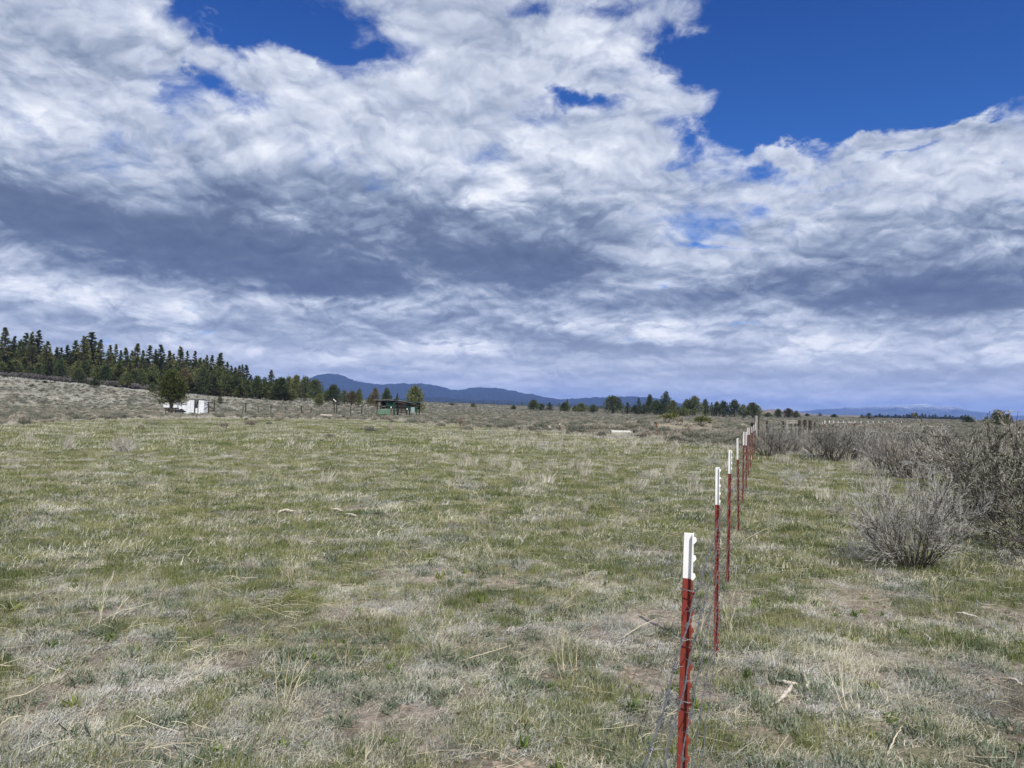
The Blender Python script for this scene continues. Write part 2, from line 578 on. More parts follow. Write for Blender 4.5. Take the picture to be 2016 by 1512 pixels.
# ------------------------------------------------------------------ mountains
def ridge(name, prof, r0, rc, r1, label, mat, seed, rough, step=3.0):
    """prof: (px, py) skyline; front foot at r0, crest at rc, back foot at r1"""
    ps = [(azel(px, py)) for px, py in prof]
    az = np.array([p[0] for p in ps])
    el = np.array([p[1] for p in ps])
    A = np.linspace(az[0] - 1.5, az[-1] + 1.5, int(520))
    E = np.interp(A, az, el, left=-.3, right=-.3)
    ker = np.ones(5) / 5
    E = np.convolve(np.pad(E, 2, 'edge'), ker, 'valid')
    rr = np.concatenate([np.linspace(r0, rc, 26), np.linspace(rc, r1, 12)[1:]])
    rr = np.sort(rr)
    AA, RR = np.meshgrid(np.radians(A), rr)
    crest = np.tan(np.radians(E))[None, :] * rc + EYE
    t = np.where(RR <= rc, sstep(r0, rc, RR), sstep(r1, rc, RR))
    nz = fbm(AA * 26 + seed, RR / rc * 7, 1.0, 5, .55)
    nf = fbm(AA * 130 + seed, RR / rc * 20, 1.0, 4, .6)
    X, Y = RR * np.sin(AA), RR * np.cos(AA)
    damp = np.where(RR <= rc, 1, .3) * (1 - t) * t * 4
    Z = crest * t * (1 + .25 * nz * damp) + nf * rough * (t > .3) * .5 + nf * rough * .5 - 6 * (1 - t)
    m, n = X.shape
    V = np.stack([X, Y, Z], -1).reshape(-1, 3)
    i = np.arange(m - 1)[:, None] * n
    j = np.arange(n - 1)[None, :]
    F = np.stack([i + j, i + j + 1, i + n + j + 1, i + n + j], -1).reshape(-1, 4)
    link(name, mesh_np(name, V, F, [mat], smooth=True), kind='structure', label=label)


def build_hills():
    m, k, b = material('far_forest', .95, .05)
    pos = k.node('ShaderNodeNewGeometry').outputs['Position']
    n = k.noise(pos, .012, 6, .7, dim='3D')
    k.l.new(k.ramp(n, [(.35, (.010, .014, .010)), (.55, (.017, .022, .015)), (.74, (.045, .043, .035))]), b.inputs['Base Color'])
    ridge('hills', [(480, 800), (540, 772), (600, 748), (622, 740), (638, 737), (650, 736), (664, 737), (680, 742), (700, 751), (715, 754), (735, 756), (760, 757),
                    (790, 756), (820, 756), (845, 757), (870, 762), (893, 768), (905, 769), (925, 765), (950, 763), (975, 764), (1000, 768),
                    (1040, 776), (1075, 783), (1110, 787), (1135, 785), (1165, 783), (1200, 783), (1240, 781), (1280, 783), (1320, 790),
                    (1350, 796), (1400, 806), (1460, 818)], 5600, 8000, 9500,
          'dark forested blue ridge with a rounded peak beyond the plain', m, 3.1, 9)
    ridge('nearer_hills', [(500, 800), (640, 786), (700, 783), (770, 786), (850, 782), (930, 787), (1010, 789), (1090, 795), (1180, 799), (1300, 800), (1420, 812), (1440, 818)],
          4200, 5200, 6000, 'lower dark wooded foothills before the blue ridge', m, 8.4, 6)
    m2, k, b = material('snowy_range', .9, .1)
    geo = k.node('ShaderNodeNewGeometry')
    sp = k.node('ShaderNodeSeparateXYZ')
    k.l.new(geo.outputs['Position'], sp.inputs[0])
    n = k.noise(geo.outputs['Position'], .0045, 8, .72, dim='3D')
    h = k.math('MULTIPLY_ADD', k.math('SUBTRACT', n, .5), 330.0, sp.outputs[2])
    f = k.smooth(h, 130, 290, 0, .75)
    dark = k.ramp(n, [(.4, (.03, .04, .03)), (.7, (.10, .10, .08))])
    k.l.new(k.mix(f, dark, (.60, .63, .68)), b.inputs['Base Color'])
    ridge('snowy_mountains', [(1495, 822), (1540, 816), (1570, 811), (1600, 807), (1640, 805), (1680, 803), (1720, 801), (1760, 799), (1775, 797), (1795, 797), (1815, 795),
                              (1830, 797), (1845, 800), (1865, 799), (1885, 803), (1905, 808), (1930, 811), (1960, 815), (2000, 818), (2060, 820), (2200, 826)],
          12000, 14500, 16500, 'long low snow-capped range on the far horizon', m2, 5.7, 12)
    m3, k, b = material('far_scrub', .95, .05)
    pos = k.node('ShaderNodeNewGeometry').outputs['Position']
    k.l.new(k.ramp(k.noise(pos, .05, 5, .6, dim='3D'), [(.35, (.10, .085, .06)), (.7, (.24, .20, .155))]), b.inputs['Base Color'])
    ridge('low_rise', [(1440, 820), (1490, 808), (1520, 806), (1545, 808), (1580, 813), (1620, 817), (1690, 818), (1740, 821), (1780, 826)],
          1900, 2500, 2900, 'pale low scrub rise before the snowy range', m3, 1.7, 2)


build_hills()

# air: one closed box round everything
def build_haze():
    m = bpy.data.materials.new('air')
    m.use_nodes = True
    m.node_tree.nodes.clear()
    k = NT(m.node_tree)
    pv = k.node('ShaderNodeVolumePrincipled')
    pv.inputs['Color'].default_value = (.24, .42, 1.0, 1)
    pv.inputs['Density'].default_value = HAZE
    pv.inputs['Anisotropy'].default_value = 0.0
    out = k.node('ShaderNodeOutputMaterial')
    k.l.new(pv.outputs[0], out.inputs['Volume'])
    bm = bmesh.new()
    bmesh.ops.create_cube(bm, size=1)
    for v in bm.verts:
        v.co = Vector((v.co.x * 36400, v.co.y * 36400, -30 if v.co.z < 0 else 420))
    me = bpy.data.meshes.new('haze')
    bm.to_mesh(me)
    me.materials.append(m)
    link('haze', me, kind='stuff', label='thin blue air that fades the distant ridges')


HAZE = 0.000072
build_haze()


# ------------------------------------------------------------------ mesh generators (numpy)
def frame_of(t):
    """two unit vectors perpendicular to each tangent"""
    t = t / np.maximum(np.linalg.norm(t, axis=-1, keepdims=True), 1e-9)
    ref = np.where(np.abs(t[..., 2:3]) > .9, np.array([1.0, 0, 0]), np.array([0, 0, 1.0]))
    u = np.cross(t, ref)
    u /= np.maximum(np.linalg.norm(u, axis=-1, keepdims=True), 1e-9)
    return u, np.cross(t, u)


def tubes(P, Rd, sides=3, cap=False):
    """P (B,K,3) centre lines, Rd (B,K) radii -> verts, quads"""
    P = np.asarray(P, float)
    B, K, _ = P.shape
    T = np.gradient(P, axis=1)
    u, v = frame_of(T)
    a = np.arange(sides) * 2 * np.pi / sides
    V = (P[:, :, None, :] + Rd[:, :, None, None] * (u[:, :, None, :] * np.cos(a)[:, None] + v[:, :, None, :] * np.sin(a)[:, None]))
    V = V.reshape(-1, 3)
    b = np.arange(B)[:, None, None] * K * sides
    kk = np.arange(K - 1)[None, :, None] * sides
    s = np.arange(sides)[None, None, :]
    s2 = (s + 1) % sides
    F = np.stack([b + kk + s, b + kk + s2, b + kk + sides + s2, b + kk + sides + s], -1).reshape(-1, 4)
    return V, F


def join_vf(lst):
    """list of (V, F) -> (V, [F...]) with offsets"""
    Vs, Fs, o = [], [], 0
    for V, F in lst:
        Vs.append(V)
        Fs.append(F + o)
        o += len(V)
    return np.concatenate(Vs), Fs


def rand_unit(rng, n):
    v = rng.normal(size=(n, 3))
    return v / np.linalg.norm(v, axis=1, keepdims=True)


def tri_leaves(C, size, rng, dirs=None, aspect=.45, flat=0.0):
    """little leaf-shaped triangles at C (n,3)"""
    n = len(C)
    d = rand_unit(rng, n) if dirs is None else dirs + rand_unit(rng, n) * .55
    d[:, 2] *= (1 - flat)
    d /= np.linalg.norm(d, axis=1, keepdims=True)
    w = np.cross(d, rand_unit(rng, n))
    w /= np.maximum(np.linalg.norm(w, axis=1, keepdims=True), 1e-6)
    s = (size * rng.uniform(.6, 1.4, n))[:, None]
    V = np.stack([C - w * s * aspect * .5, C + w * s * aspect * .5, C + d * s], 1).reshape(-1, 3)
    return V, np.arange(3 * n).reshape(-1, 3)


def box_vf(cx, cy, cz, sx, sy, sz, rot=None):
    c = np.array([[x, y, z] for x in (-.5, .5) for y in (-.5, .5) for z in (-.5, .5)]) * (sx, sy, sz)
    if rot is not None:
        c = c @ np.array(rot.to_matrix()).T
    c = c + (cx, cy, cz)
    F = np.array([[0, 1, 3, 2], [4, 6, 7, 5], [0, 4, 5, 1], [2, 3, 7, 6], [0, 2, 6, 4], [1, 5, 7, 3]])
    return c, F


def bar_vf(a, b, w, h=None):
    """box beam from a to b"""
    a, b = Vector(a), Vector(b)
    d = b - a
    q = d.to_track_quat('Z', 'Y')
    m = (a + b) / 2
    return box_vf(m.x, m.y, m.z, w, h or w, d.length, q)


def bevelled(name, parts, mats, bev=.004):
    V, F = join_vf(parts)
    me = mesh_np(name, V, F, mats)
    if bev:
        bm = bmesh.new()
        bm.from_mesh(me)
        bmesh.ops.bevel(bm, geom=bm.edges[:], offset=bev, segments=1, affect='EDGES')
        bm.to_mesh(me)
        bm.free()
    return me


# ---- grass
def tuft(seed, n, radius, hmin, hmax, width, lean=.5, curl=.5, lie=0.0):
    rng = np.random.default_rng(seed)
    rr = radius * np.sqrt(rng.random(n))
    a = rng.random(n) * 2 * np.pi
    base = np.stack([rr * np.cos(a), rr * np.sin(a), np.full(n, -.008)], 1)
    d = rng.random(n) * 2 * np.pi
    hd = np.stack([np.cos(d), np.sin(d), 0 * d], 1)
    L = rng.uniform(hmin, hmax, n)
    th = np.abs(rng.normal(0, lean, n)) * .8 + lie
    th = np.minimum(th, 1.50)
    c = rng.normal(0, curl, n) * .6 + curl * .5
    t2 = np.minimum(th + c, 1.9)
    up = np.array([0, 0, 1.0])
    p1 = base + (hd * np.sin(th)[:, None] + up * np.cos(th)[:, None]) * (L * .5)[:, None]
    p2 = p1 + (hd * np.sin(t2)[:, None] + up * np.cos(t2)[:, None]) * (L * .5)[:, None]
    p1[:, 2] = np.maximum(p1[:, 2], .004)
    p2[:, 2] = np.maximum(p2[:, 2], .003)
    s = np.stack([-np.sin(d + .6), np.cos(d + .6), 0 * d], 1) * (width * rng.uniform(.6, 1.3, n) * .5)[:, None]
    V = np.stack([base - s, base + s, p1 - s * .8, p1 + s * .8, p2], 1).reshape(-1, 3)
    o = np.arange(n)[:, None] * 5
    q = o + np.array([[0, 1, 3, 2]])
    t = o + np.array([[2, 3, 4]])
    return V, [q, t]


def straw(seed, n, radius, lmin, lmax, width, rise=.06):
    """loose lying stems, slightly bent"""
    rng = np.random.default_rng(seed)
    c = rng.normal(0, radius * .6, (n, 3))
    c[:, 2] = rng.uniform(.004, rise, n)
    a = rng.random(n) * 2 * np.pi
    L = rng.uniform(lmin, lmax, n)
    d = np.stack([np.cos(a), np.sin(a), rng.normal(0, .12, n)], 1)
    k = np.linspace(-.5, .5, 4)
    P = c[:, None] + d[:, None] * (L[:, None] * k)[..., None]
    P[:, :, 2] += (.25 - k ** 2)[None, :] * (L * rng.uniform(-.1, .25, n))[:, None]
    side = np.stack([-np.sin(a), np.cos(a), 0 * a], 1)
    P += side[:, None] * ((k ** 2)[None, :] * (L * rng.normal(0, .5, n))[:, None])[..., None]
    P[:, :, 2] = np.maximum(P[:, :, 2], .003)
    return tubes(P, np.full((n, 4), width / 2), 3)


# ---- woody shrubs
def grow(seed, n0, height, polar, lens=(.5, .45, .4), counts=(7, 5, 4), base_r=.10, r0=.011, up=.35, wob=.16, lopside=(0, 0), t0=.22, k0=7):
    rng = np.random.default_rng(seed)
    out = []
    B = n0
    a = rng.random(B) * 2 * np.pi
    pol = polar * np.sqrt(rng.random(B))
    d = np.stack([np.sin(pol) * np.cos(a) + lopside[0], np.sin(pol) * np.sin(a) + lopside[1], np.cos(pol)], 1)
    d /= np.linalg.norm(d, axis=1, keepdims=True)
    rr = base_r * np.sqrt(rng.random(B))
    S = np.stack([rr * np.cos(a), rr * np.sin(a), np.full(B, -.04)], 1)
    L = height * rng.uniform(.62, 1.08, B)
    rad = r0 * rng.uniform(.6, 1.25, B)
    for lev in range(len(counts) + 1):
        K = (k0, 5, 4, 3)[min(lev, 3)]
        P = np.zeros((len(S), K, 3))
        P[:, 0] = S
        dd = d.copy()
        for k in range(1, K):
            dd = dd + rng.normal(0, wob, dd.shape) + np.array([0, 0, up / K])
            dd /= np.linalg.norm(dd, axis=1, keepdims=True)
            P[:, k] = P[:, k - 1] + dd * (L / (K - 1))[:, None]
        P[:, 1:, 2] = np.maximum(P[:, 1:, 2], .012)
        top = height * .97
        P[:, :, 2] = np.where(P[:, :, 2] > top, top + (P[:, :, 2] - top) * .25, P[:, :, 2])
        t = np.linspace(1, .38, K)
        out.append((P, rad[:, None] * t[None]))
        if lev == len(counts):
            break
        m = counts[lev]
        tt = rng.uniform(t0 if lev == 0 else .15, 1.0, (len(S), m)) * (K - 1)
        i = np.minimum(tt.astype(int), K - 2)
        f = (tt - i)[..., None]
        b = np.arange(len(S))[:, None]
        S2 = P[b, i] * (1 - f) + P[b, i + 1] * f
        tg = P[b, i + 1] - P[b, i]
        tg /= np.maximum(np.linalg.norm(tg, axis=-1, keepdims=True), 1e-9)
        d2 = tg + rand_unit(rng, tg.shape[0] * m).reshape(tg.shape) * .72
        d2 /= np.linalg.norm(d2, axis=-1, keepdims=True)
        L2 = (L[:, None] * lens[lev] * (1.15 - .55 * tt / (K - 1)) * rng.uniform(.6, 1.3, (len(S), m)))
        r2 = np.maximum(rad[:, None] * .55 * np.ones_like(L2), .0011)
        S, d, L, rad = S2.reshape(-1, 3), d2.reshape(-1, 3), L2.ravel(), r2.ravel()
    return out


def shrub_meshes(name, g, mats, leaves=None, thick=1.0, leaf_mat=None, leaf_size=.02, rng=None, leaf_aspect=.4):
    """stems (levels 0-1), twigs (the rest) and optional leaves as separate meshes"""
    r = {}
    st = [tubes(P, Rr * thick, 4 if i == 0 else 3) for i, (P, Rr) in enumerate(g[:2])]
    V, F = join_vf(st)
    r['stems'] = mesh_np(name + '_stems', V, F, [mats[0]], smooth=True)
    tw = [tubes(P, Rr * thick, 3) for P, Rr in g[2:]]
    V, F = join_vf(tw)
    r['twigs'] = mesh_np(name + '_twigs', V, F, [mats[1]])
    if leaves:
        P = g[-1][0]
        rng = rng or np.random.default_rng(5)
        i = rng.integers(0, len(P), leaves)
        t = rng.random(leaves)[:, None] * (P.shape[1] - 1)
        k = np.minimum(t.astype(int), P.shape[1] - 2)
        f = t - k
        C = P[i, k[:, 0]] * (1 - f) + P[i, k[:, 0] + 1] * f
        dirs = P[i, -1] - P[i, 0]
        dirs /= np.maximum(np.linalg.norm(dirs, axis=1, keepdims=True), 1e-6)
        V, F = tri_leaves(C, leaf_size, rng, dirs, leaf_aspect)
        r['foliage'] = mesh_np(name + '_foliage', V, [F], [leaf_mat])
    return r


# ---- trees
def conifer(seed, h, w, base=.18, nb=110, mats=None, droop=.15, ragged=.3, clump=.42, per=8):
    rng = np.random.default_rng(seed)
    K = 7
    zz = np.linspace(0, h, K)
    tr = np.stack([np.cumsum(rng.normal(0, .02 * h / K, K)), np.cumsum(rng.normal(0, .02 * h / K, K)), zz], 1)
    tr[0, 2] = -.4
    tr[:, :2] -= tr[0, :2]
    V, F = tubes(tr[None], np.linspace(.018 * h, .003 * h, K)[None], 6)
    z = base * h + (h * .99 - base * h) * rng.random(nb) ** 1.05
    q = (z / h - base) / (1 - base)
    prof = np.clip((1 - q) ** .95 * (.70 + .42 * np.minimum(q * 5, 1)), .03, 1)
    # bays and bulges in the outline
    a = rng.random(nb) * 2 * np.pi
    bul = 1 + .5 * ragged * np.sin(a * 2 + seed + z * 22 / h) + .4 * ragged * np.sin(z * 41 / h + seed * 2.1)
    L = w * .5 * prof * rng.uniform(1 - ragged, 1.15, nb) * bul
    L = np.maximum(L, .10)
    c0 = np.stack([np.interp(z, zz, tr[:, 0]), np.interp(z, zz, tr[:, 1]), z], 1)
    slope = rng.normal(-droop, .16, nb) + .55 * q
    d = np.stack([np.cos(a), np.sin(a), slope], 1)
    tip = c0 + d * L[:, None]
    mid = (c0 + tip) / 2 - np.array([0, 0, .04])
    bV, bF = tubes(np.stack([c0, mid, tip], 1), np.stack([L * .03 + .02, L * .02 + .01, L * .006 + .004], 1), 3)
    trunk = mesh_np('trunk_mesh', *join_vf([(V, F), (bV, bF)]), [mats[0]])
    t = np.clip(rng.beta(2.2, 1.1, (nb, per)), .12, 1.0)
    C = c0[:, None] + d[:, None] * (L[:, None] * t)[..., None]
    sz = np.repeat(np.clip(.25 + L / (w * .5), .28, 1.1), per)
    C += rng.normal(0, .09, C.shape) * clump * 2
    C = C.reshape(-1, 3)
    C = np.repeat(C, 5, 0) + rng.normal(0, clump * .34, (len(C) * 5, 3)) * (1, 1, .55) * np.repeat(sz, 5)[:, None]
    dr = np.repeat(np.repeat(d, per, 0), 5, 0)
    V, F = tri_leaves(C, clump, rng, dr / np.linalg.norm(dr, axis=1, keepdims=True), .5)
    crown = mesh_np('crown_mesh', V, [F], [mats[1]])
    return {'trunk': trunk, 'crown': crown}


def juniper(seed, h, w, base=.1, lobes=16, per=170, mats=None, leaf=.3, top=1.0, fork=3, conic=.3):
    rng = np.random.default_rng(seed)
    cz0, cz1 = base * h, h * .97
    Cs, Rs = [], []
    for i in range(lobes):
        q = (i + .5) / lobes
        q = q ** .9
        z = cz0 + (cz1 - cz0) * (.12 + .80 * q)
        prof = math.sin(math.pi * min(1, (.16 + q * .86))) ** .6 * (1 - conic * q)
        rad = w * .5 * prof * math.sqrt(rng.random() * .9 + .1) * .66
        a = i * 2.4 + rng.normal(0, .5)
        Cs.append((rad * math.cos(a), rad * math.sin(a), z))
        Rs.append(w * rng.uniform(.15, .26) * (1.05 - .35 * q))
    Cs.append((0, 0, h * .55))
    Rs.append(w * .34)
    Cs.append((rng.normal(0, .05 * w), 0, h * .90))
    Rs.append(w * .13)
    Cs, Rs = np.array(Cs), np.array(Rs)
    pts, dirs = [], []
    for c, r in zip(Cs, Rs):
        n = int(per * (r / (.2 * w)) ** 2 * 1.0) + 12
        u = rand_unit(rng, n)
        u[:, 2] = np.where(rng.random(n) < .3, np.abs(u[:, 2]), u[:, 2])
        rr = r * (rng.random(n) ** .35) * rng.uniform(.82, 1.18, n)
        pts.append(c + u * rr[:, None] * (1, 1, 1.12))
        dirs.append(u * .8 + np.array([0, 0, .6]))
    pts, dirs = np.concatenate(pts), np.concatenate(dirs)
    ok = pts[:, 2] > cz0 * .9
    V, F = tri_leaves(pts[ok], leaf, rng, dirs[ok], .5)
    crown = mesh_np('crown_mesh', V, [F], [mats[1]])
    P = []
    for i in range(fork):
        e = Cs[rng.integers(len(Cs) // 3, len(Cs) - 2)] if i else np.array([0, 0, h * .8])
        s = np.array([rng.normal(0, .02 * w), rng.normal(0, .02 * w), -.15])
        m = s * .55 + e * .45
        m[:2] *= .5
        P.append([s, s * .8 + m * .2 + np.array([0, 0, .05 * h]), m, m * .4 + e * .6, e])
    V, F = tubes(np.array(P, float), np.tile(np.array([.036, .030, .020, .012, .005]) * w, (fork, 1)), 6)
    return {'trunk': mesh_np('trunk_mesh', V, F, [mats[0]], smooth=True), 'crown': crown}


def place_tree(name, label, cat, meshes, loc, h, w, h0, w0, rz, group=None, props=None, part_names=('trunk', 'crown')):
    o = link(name, None, loc=loc, rot=(0, 0, rz), scale=(w / w0, w / w0, h / h0), label=label, category=cat)
    o.empty_display_size = .3
    if group:
        o['group'] = group
    for p in part_names:
        if p in meshes:
            link(p, meshes[p], parent=o)
    return o


ORD = ['', 'first', 'second', 'third', 'fourth', 'fifth', 'sixth', 'seventh', 'eighth', 'ninth', 'tenth', 'eleventh', 'twelfth',
       'thirteenth', 'fourteenth', 'fifteenth', 'sixteenth', 'seventeenth', 'eighteenth', 'nineteenth', 'twentieth']


def rank_labels(xs, marks, fmt):
    """xs: photo columns of like things; marks: [(column, words)]; label by order counted from the nearest landmark"""
    out = [None] * len(xs)
    buckets = {}
    for i, x in enumerate(xs):
        mx, mw = min(marks, key=lambda m: abs(m[0] - x))
        buckets.setdefault((mw, x >= mx), []).append((abs(x - mx), i))
    for (mw, right), lst in buckets.items():
        lst.sort()
        for r, (_, i) in enumerate(lst, 1):
            out[i] = fmt.format(ord=ORD[min(r, 20)], side='right' if right else 'left', mark=mw)
    return out


# ---- scatter one mass of many small copies
def collect(name, meshes):
    c = bpy.data.collections.new(name)
    for i, me in enumerate(meshes):
        o = bpy.data.objects.new(f"{name}_{i:02d}", me)
        c.objects.link(o)
    return c


def scatter(name, label, XY, coll, nvar, scale, rng, tilt=.12, zoff=0.0):
    n = len(XY)
    if n == 0:
        return
    Z = ground_z(XY[:, 0], XY[:, 1]) + zoff
    V = np.column_stack([XY, Z])
    me = bpy.data.meshes.new(name)
    me.vertices.add(n)
    me.vertices.foreach_set('co', V.astype(np.float32).ravel())
    rot = np.column_stack([rng.normal(0, tilt, n), rng.normal(0, tilt, n), rng.random(n) * 6.283]).astype(np.float32)
    a = me.attributes.new('rot', 'FLOAT_VECTOR', 'POINT')
    a.data.foreach_set('vector', rot.ravel())
    a = me.attributes.new('scl', 'FLOAT', 'POINT')
    a.data.foreach_set('value', np.broadcast_to(scale, n).astype(np.float32))
    a = me.attributes.new('idx', 'INT', 'POINT')
    a.data.foreach_set('value', rng.integers(0, nvar, n).astype(np.int32))
    o = link(name, me, kind='stuff', label=label)
    g = bpy.data.node_groups.new(name + '_spread', 'GeometryNodeTree')
    g.interface.new_socket('Geometry', in_out='INPUT', socket_type='NodeSocketGeometry')
    g.interface.new_socket('Geometry', in_out='OUTPUT', socket_type='NodeSocketGeometry')
    N, Lk = g.nodes, g.links
    gi, go = N.new('NodeGroupInput'), N.new('NodeGroupOutput')
    ci = N.new('GeometryNodeCollectionInfo')
    ci.inputs['Collection'].default_value = coll
    ci.inputs['Separate Children'].default_value = True
    ci.inputs['Reset Children'].default_value = True
    ip = N.new('GeometryNodeInstanceOnPoints')
    ip.inputs['Pick Instance'].default_value = True

    def attr(nm, t):
        x = N.new('GeometryNodeInputNamedAttribute')
        x.data_type = t
        x.inputs['Name'].default_value = nm
        return x.outputs['Attribute']
    er = N.new('FunctionNodeEulerToRotation')
    Lk.new(attr('rot', 'FLOAT_VECTOR'), er.inputs[0])
    Lk.new(gi.outputs[0], ip.inputs['Points'])
    Lk.new(ci.outputs[0], ip.inputs['Instance'])
    Lk.new(attr('idx', 'INT'), ip.inputs['Instance Index'])
    Lk.new(er.outputs[0], ip.inputs['Rotation'])
    Lk.new(attr('scl', 'FLOAT'), ip.inputs['Scale'])
    Lk.new(ip.outputs[0], go.inputs[0])
    m = o.modifiers.new('spread', 'NODES')
    m.node_group = g
    return o


def wedge(rng, n, r0, r1, power=1.0, half=40.0):
    """points in the view wedge, denser near when power < 1"""
    u = rng.random(n)
    r = (r0 ** (2 * power) + u * (r1 ** (2 * power) - r0 ** (2 * power))) ** (1 / (2 * power))
    a = np.radians(rng.uniform(-half, half, n))
    return np.column_stack([r * np.sin(a), r * np.cos(a)])


# ------------------------------------------------------------------ vegetation materials
M_GREEN = foliage_mat('green_blades', [(.1, (.066, .095, .030)), (.4, (.150, .180, .062)), (.62, (.245, .252, .108)), (.85, (.36, .345, .19))], .55, .3, patch=1.2, scale=40)
M_DRY = foliage_mat('dry_blades', [(.1, (.13, .115, .085)), (.35, (.30, .305, .225)), (.6, (.47, .445, .34)), (.9, (.64, .61, .48))], .7, .2, patch=.8, scale=60)
M_GREY = foliage_mat('weathered_blades', [(.1, (.12, .112, .098)), (.45, (.30, .315, .285)), (.75, (.50, .485, .445)), (.95, (.64, .62, .57))], .8, .1, patch=.8, scale=60)
M_STRAW = foliage_mat('straw', [(.1, (.32, .27, .18)), (.5, (.48, .43, .31)), (.9, (.62, .57, .44))], .6, .1, scale=20)
M_FORB = foliage_mat('forb_leaves', [(.1, (.05, .095, .02)), (.5, (.12, .17, .035)), (.9, (.26, .28, .07))], .5, .3, scale=30)
M_ROSETTE = foliage_mat('grey_green_leaves', [(.1, (.060, .085, .050)), (.5, (.125, .155, .100)), (.9, (.26, .29, .21))], .7, .2, scale=30)


def tuft_set(nm, mat, specs):
    out = []
    for i, s in enumerate(specs):
        V, F = tuft(*s)
        out.append(mesh_np(f'{nm}_{i}', V, F, [mat]))
    return collect(nm, out), len(out)


def build_grass():
    rng = np.random.default_rng(21)
    # seed, n, radius, hmin, hmax, width, lean, curl, lie
    gA = tuft_set('green_tuft', M_GREEN, [(i, 46, .055 + .012 * i, .022, .070 + .006 * i, .0034, .6, .6) for i in range(5)])
    gB = tuft_set('green_patch', M_GREEN, [(20 + i, 70, .17, .03, .085, .0072, .55, .5) for i in range(4)])
    gC = tuft_set('green_swathe', M_GREEN, [(30 + i, 90, .55, .04, .11, .018, .5, .5) for i in range(4)])
    dA = tuft_set('dry_tuft', M_DRY, [(40 + i, 50, .08, .025, .10, .0028, .7, 1.0, .75) for i in range(5)])
    yA = tuft_set('grey_tuft', M_GREY, [(50 + i, 56, .08, .02, .085, .0030, .8, 1.3, .75) for i in range(5)])
    dB = tuft_set('dry_patch', M_DRY, [(60 + i, 64, .20, .04, .115, .0062, .6, .9, .6) for i in range(4)])
    yB = tuft_set('grey_patch', M_GREY, [(70 + i, 64, .20, .03, .11, .0066, .7, 1.0, .6) for i in range(4)])
    dC = tuft_set('dry_swathe', M_DRY, [(80 + i, 80, .55, .06, .17, .016, .45, .5, .2) for i in range(4)])
    yC = tuft_set('grey_swathe', M_GREY, [(90 + i, 80, .55, .06, .16, .016, .5, .6, .3) for i in range(4)])

    def keep(P, prob):
        return P[rng.random(len(P)) < prob]

    def clumpy(P, s, lo=.25):
        return np.clip(lo + (1 - lo) * (.5 + 1.1 * fbm(P[:, 0] + 31, P[:, 1] + 11, s, 3, .6)) * 1.2, 0, 1)

    # bare soil shows where this field is high
    def bare(P):
        return sstep(.40, .62, fbm(P[:, 0] * .8 + 90, P[:, 1] + 33, 1.15, 4, .62))

    def go(name, label, P, cs, s0, s1, tilt=.12):
        sc_ = rng.uniform(s0, s1, len(P))
        scatter(name, label, P, cs[0], cs[1], sc_, rng, tilt)

    near = wedge(rng, 32000, 2.0, 10.5, .75, 44)
    b = bare(near)
    g = green_amount(near[:, 0], near[:, 1])
    go('green_grass', 'short fresh green grass in the foreground turf', keep(near, np.clip(g * 1.9 - .26, 0, 1) * (1 - .9 * b) * clumpy(near, 2.3)), gA, .7, 1.25)
    near = wedge(rng, 18000, 2.0, 10.5, .75, 44)
    b = bare(near)
    go('dry_grass', 'matted straw-coloured dead grass in the foreground', keep(near, (1 - .92 * b) * clumpy(near, 2.6, .15)), dA, .7, 1.3)
    near = wedge(rng, 27000, 2.0, 10.5, .75, 44)
    b = bare(near)
    gg = sstep(.0, .6, fbm(near[:, 0] - 20, near[:, 1] + 5, .9, 4, .65) + .30)
    go('grey_grass', 'weathered grey dead grass in the foreground', keep(near, (1 - .92 * b) * (.2 + .8 * gg) * clumpy(near, 2.2, .2)), yA, .7, 1.35)

    mid = wedge(rng, 42000, 8.5, 34, .7, 42)
    g = green_amount(mid[:, 0], mid[:, 1])
    go('green_grass', 'short green grass across the middle of the pasture', keep(mid, np.clip(g * 1.9 - .22, 0, 1) * clumpy(mid, 1.1)), gB, .7, 1.25)
    mid = wedge(rng, 20000, 8.5, 34, .7, 42)
    go('dry_grass', 'dead straw-coloured grass across the middle of the pasture', keep(mid, clumpy(mid, .9, .1) * (1 - .8 * bare(mid))), dB, .7, 1.3)
    mid = wedge(rng, 16000, 8.5, 34, .7, 42)
    gg = sstep(.0, .6, fbm(mid[:, 0] - 20, mid[:, 1] + 5, .4, 3) + .15)
    go('grey_grass', 'weathered grey grass across the middle of the pasture', keep(mid, (.15 + .85 * gg) * (1 - .8 * bare(mid))), yB, .7, 1.3)

    far = wedge(rng, 80000, 30, 150, .72, 38)
    g = green_amount(far[:, 0], far[:, 1])
    go('green_grass', 'green grass of the far pasture', keep(far, np.clip(g * 1.7 - .14, 0, 1)), gC, .8, 1.3, .05)
    far = wedge(rng, 42000, 30, 190, .72, 38)
    g = green_amount(far[:, 0], far[:, 1])
    go('dry_grass', 'pale dead grass of the far pasture and plain', keep(far, clumpy(far, .12, .15) * (1 - .6 * g)), dC, .8, 1.5, .05)
    far = wedge(rng, 34000, 30, 230, .72, 38)
    mm = meadow_mask(far[:, 0], far[:, 1])
    go('grey_grass', 'grey dead grass of the plain beyond the pasture', keep(far, clumpy(far, .1, .1) * (1 - .8 * mm)), yC, .8, 1.6, .05)

    # loose straw
    st = [mesh_np(f'straw_{i}', *straw(100 + i, 9, .16, .05, .18, .0019), [M_STRAW]) for i in range(6)]
    cs = (collect('straw', st), len(st))
    P = wedge(rng, 1100, 2.2, 16, .7, 44)
    go('fallen_straw', 'loose tan straw stems lying over the turf', keep(P, clumpy(P, .8, .05)), cs, .6, 1.5, .1)
    # upright dead stalks with seed heads
    sk = []
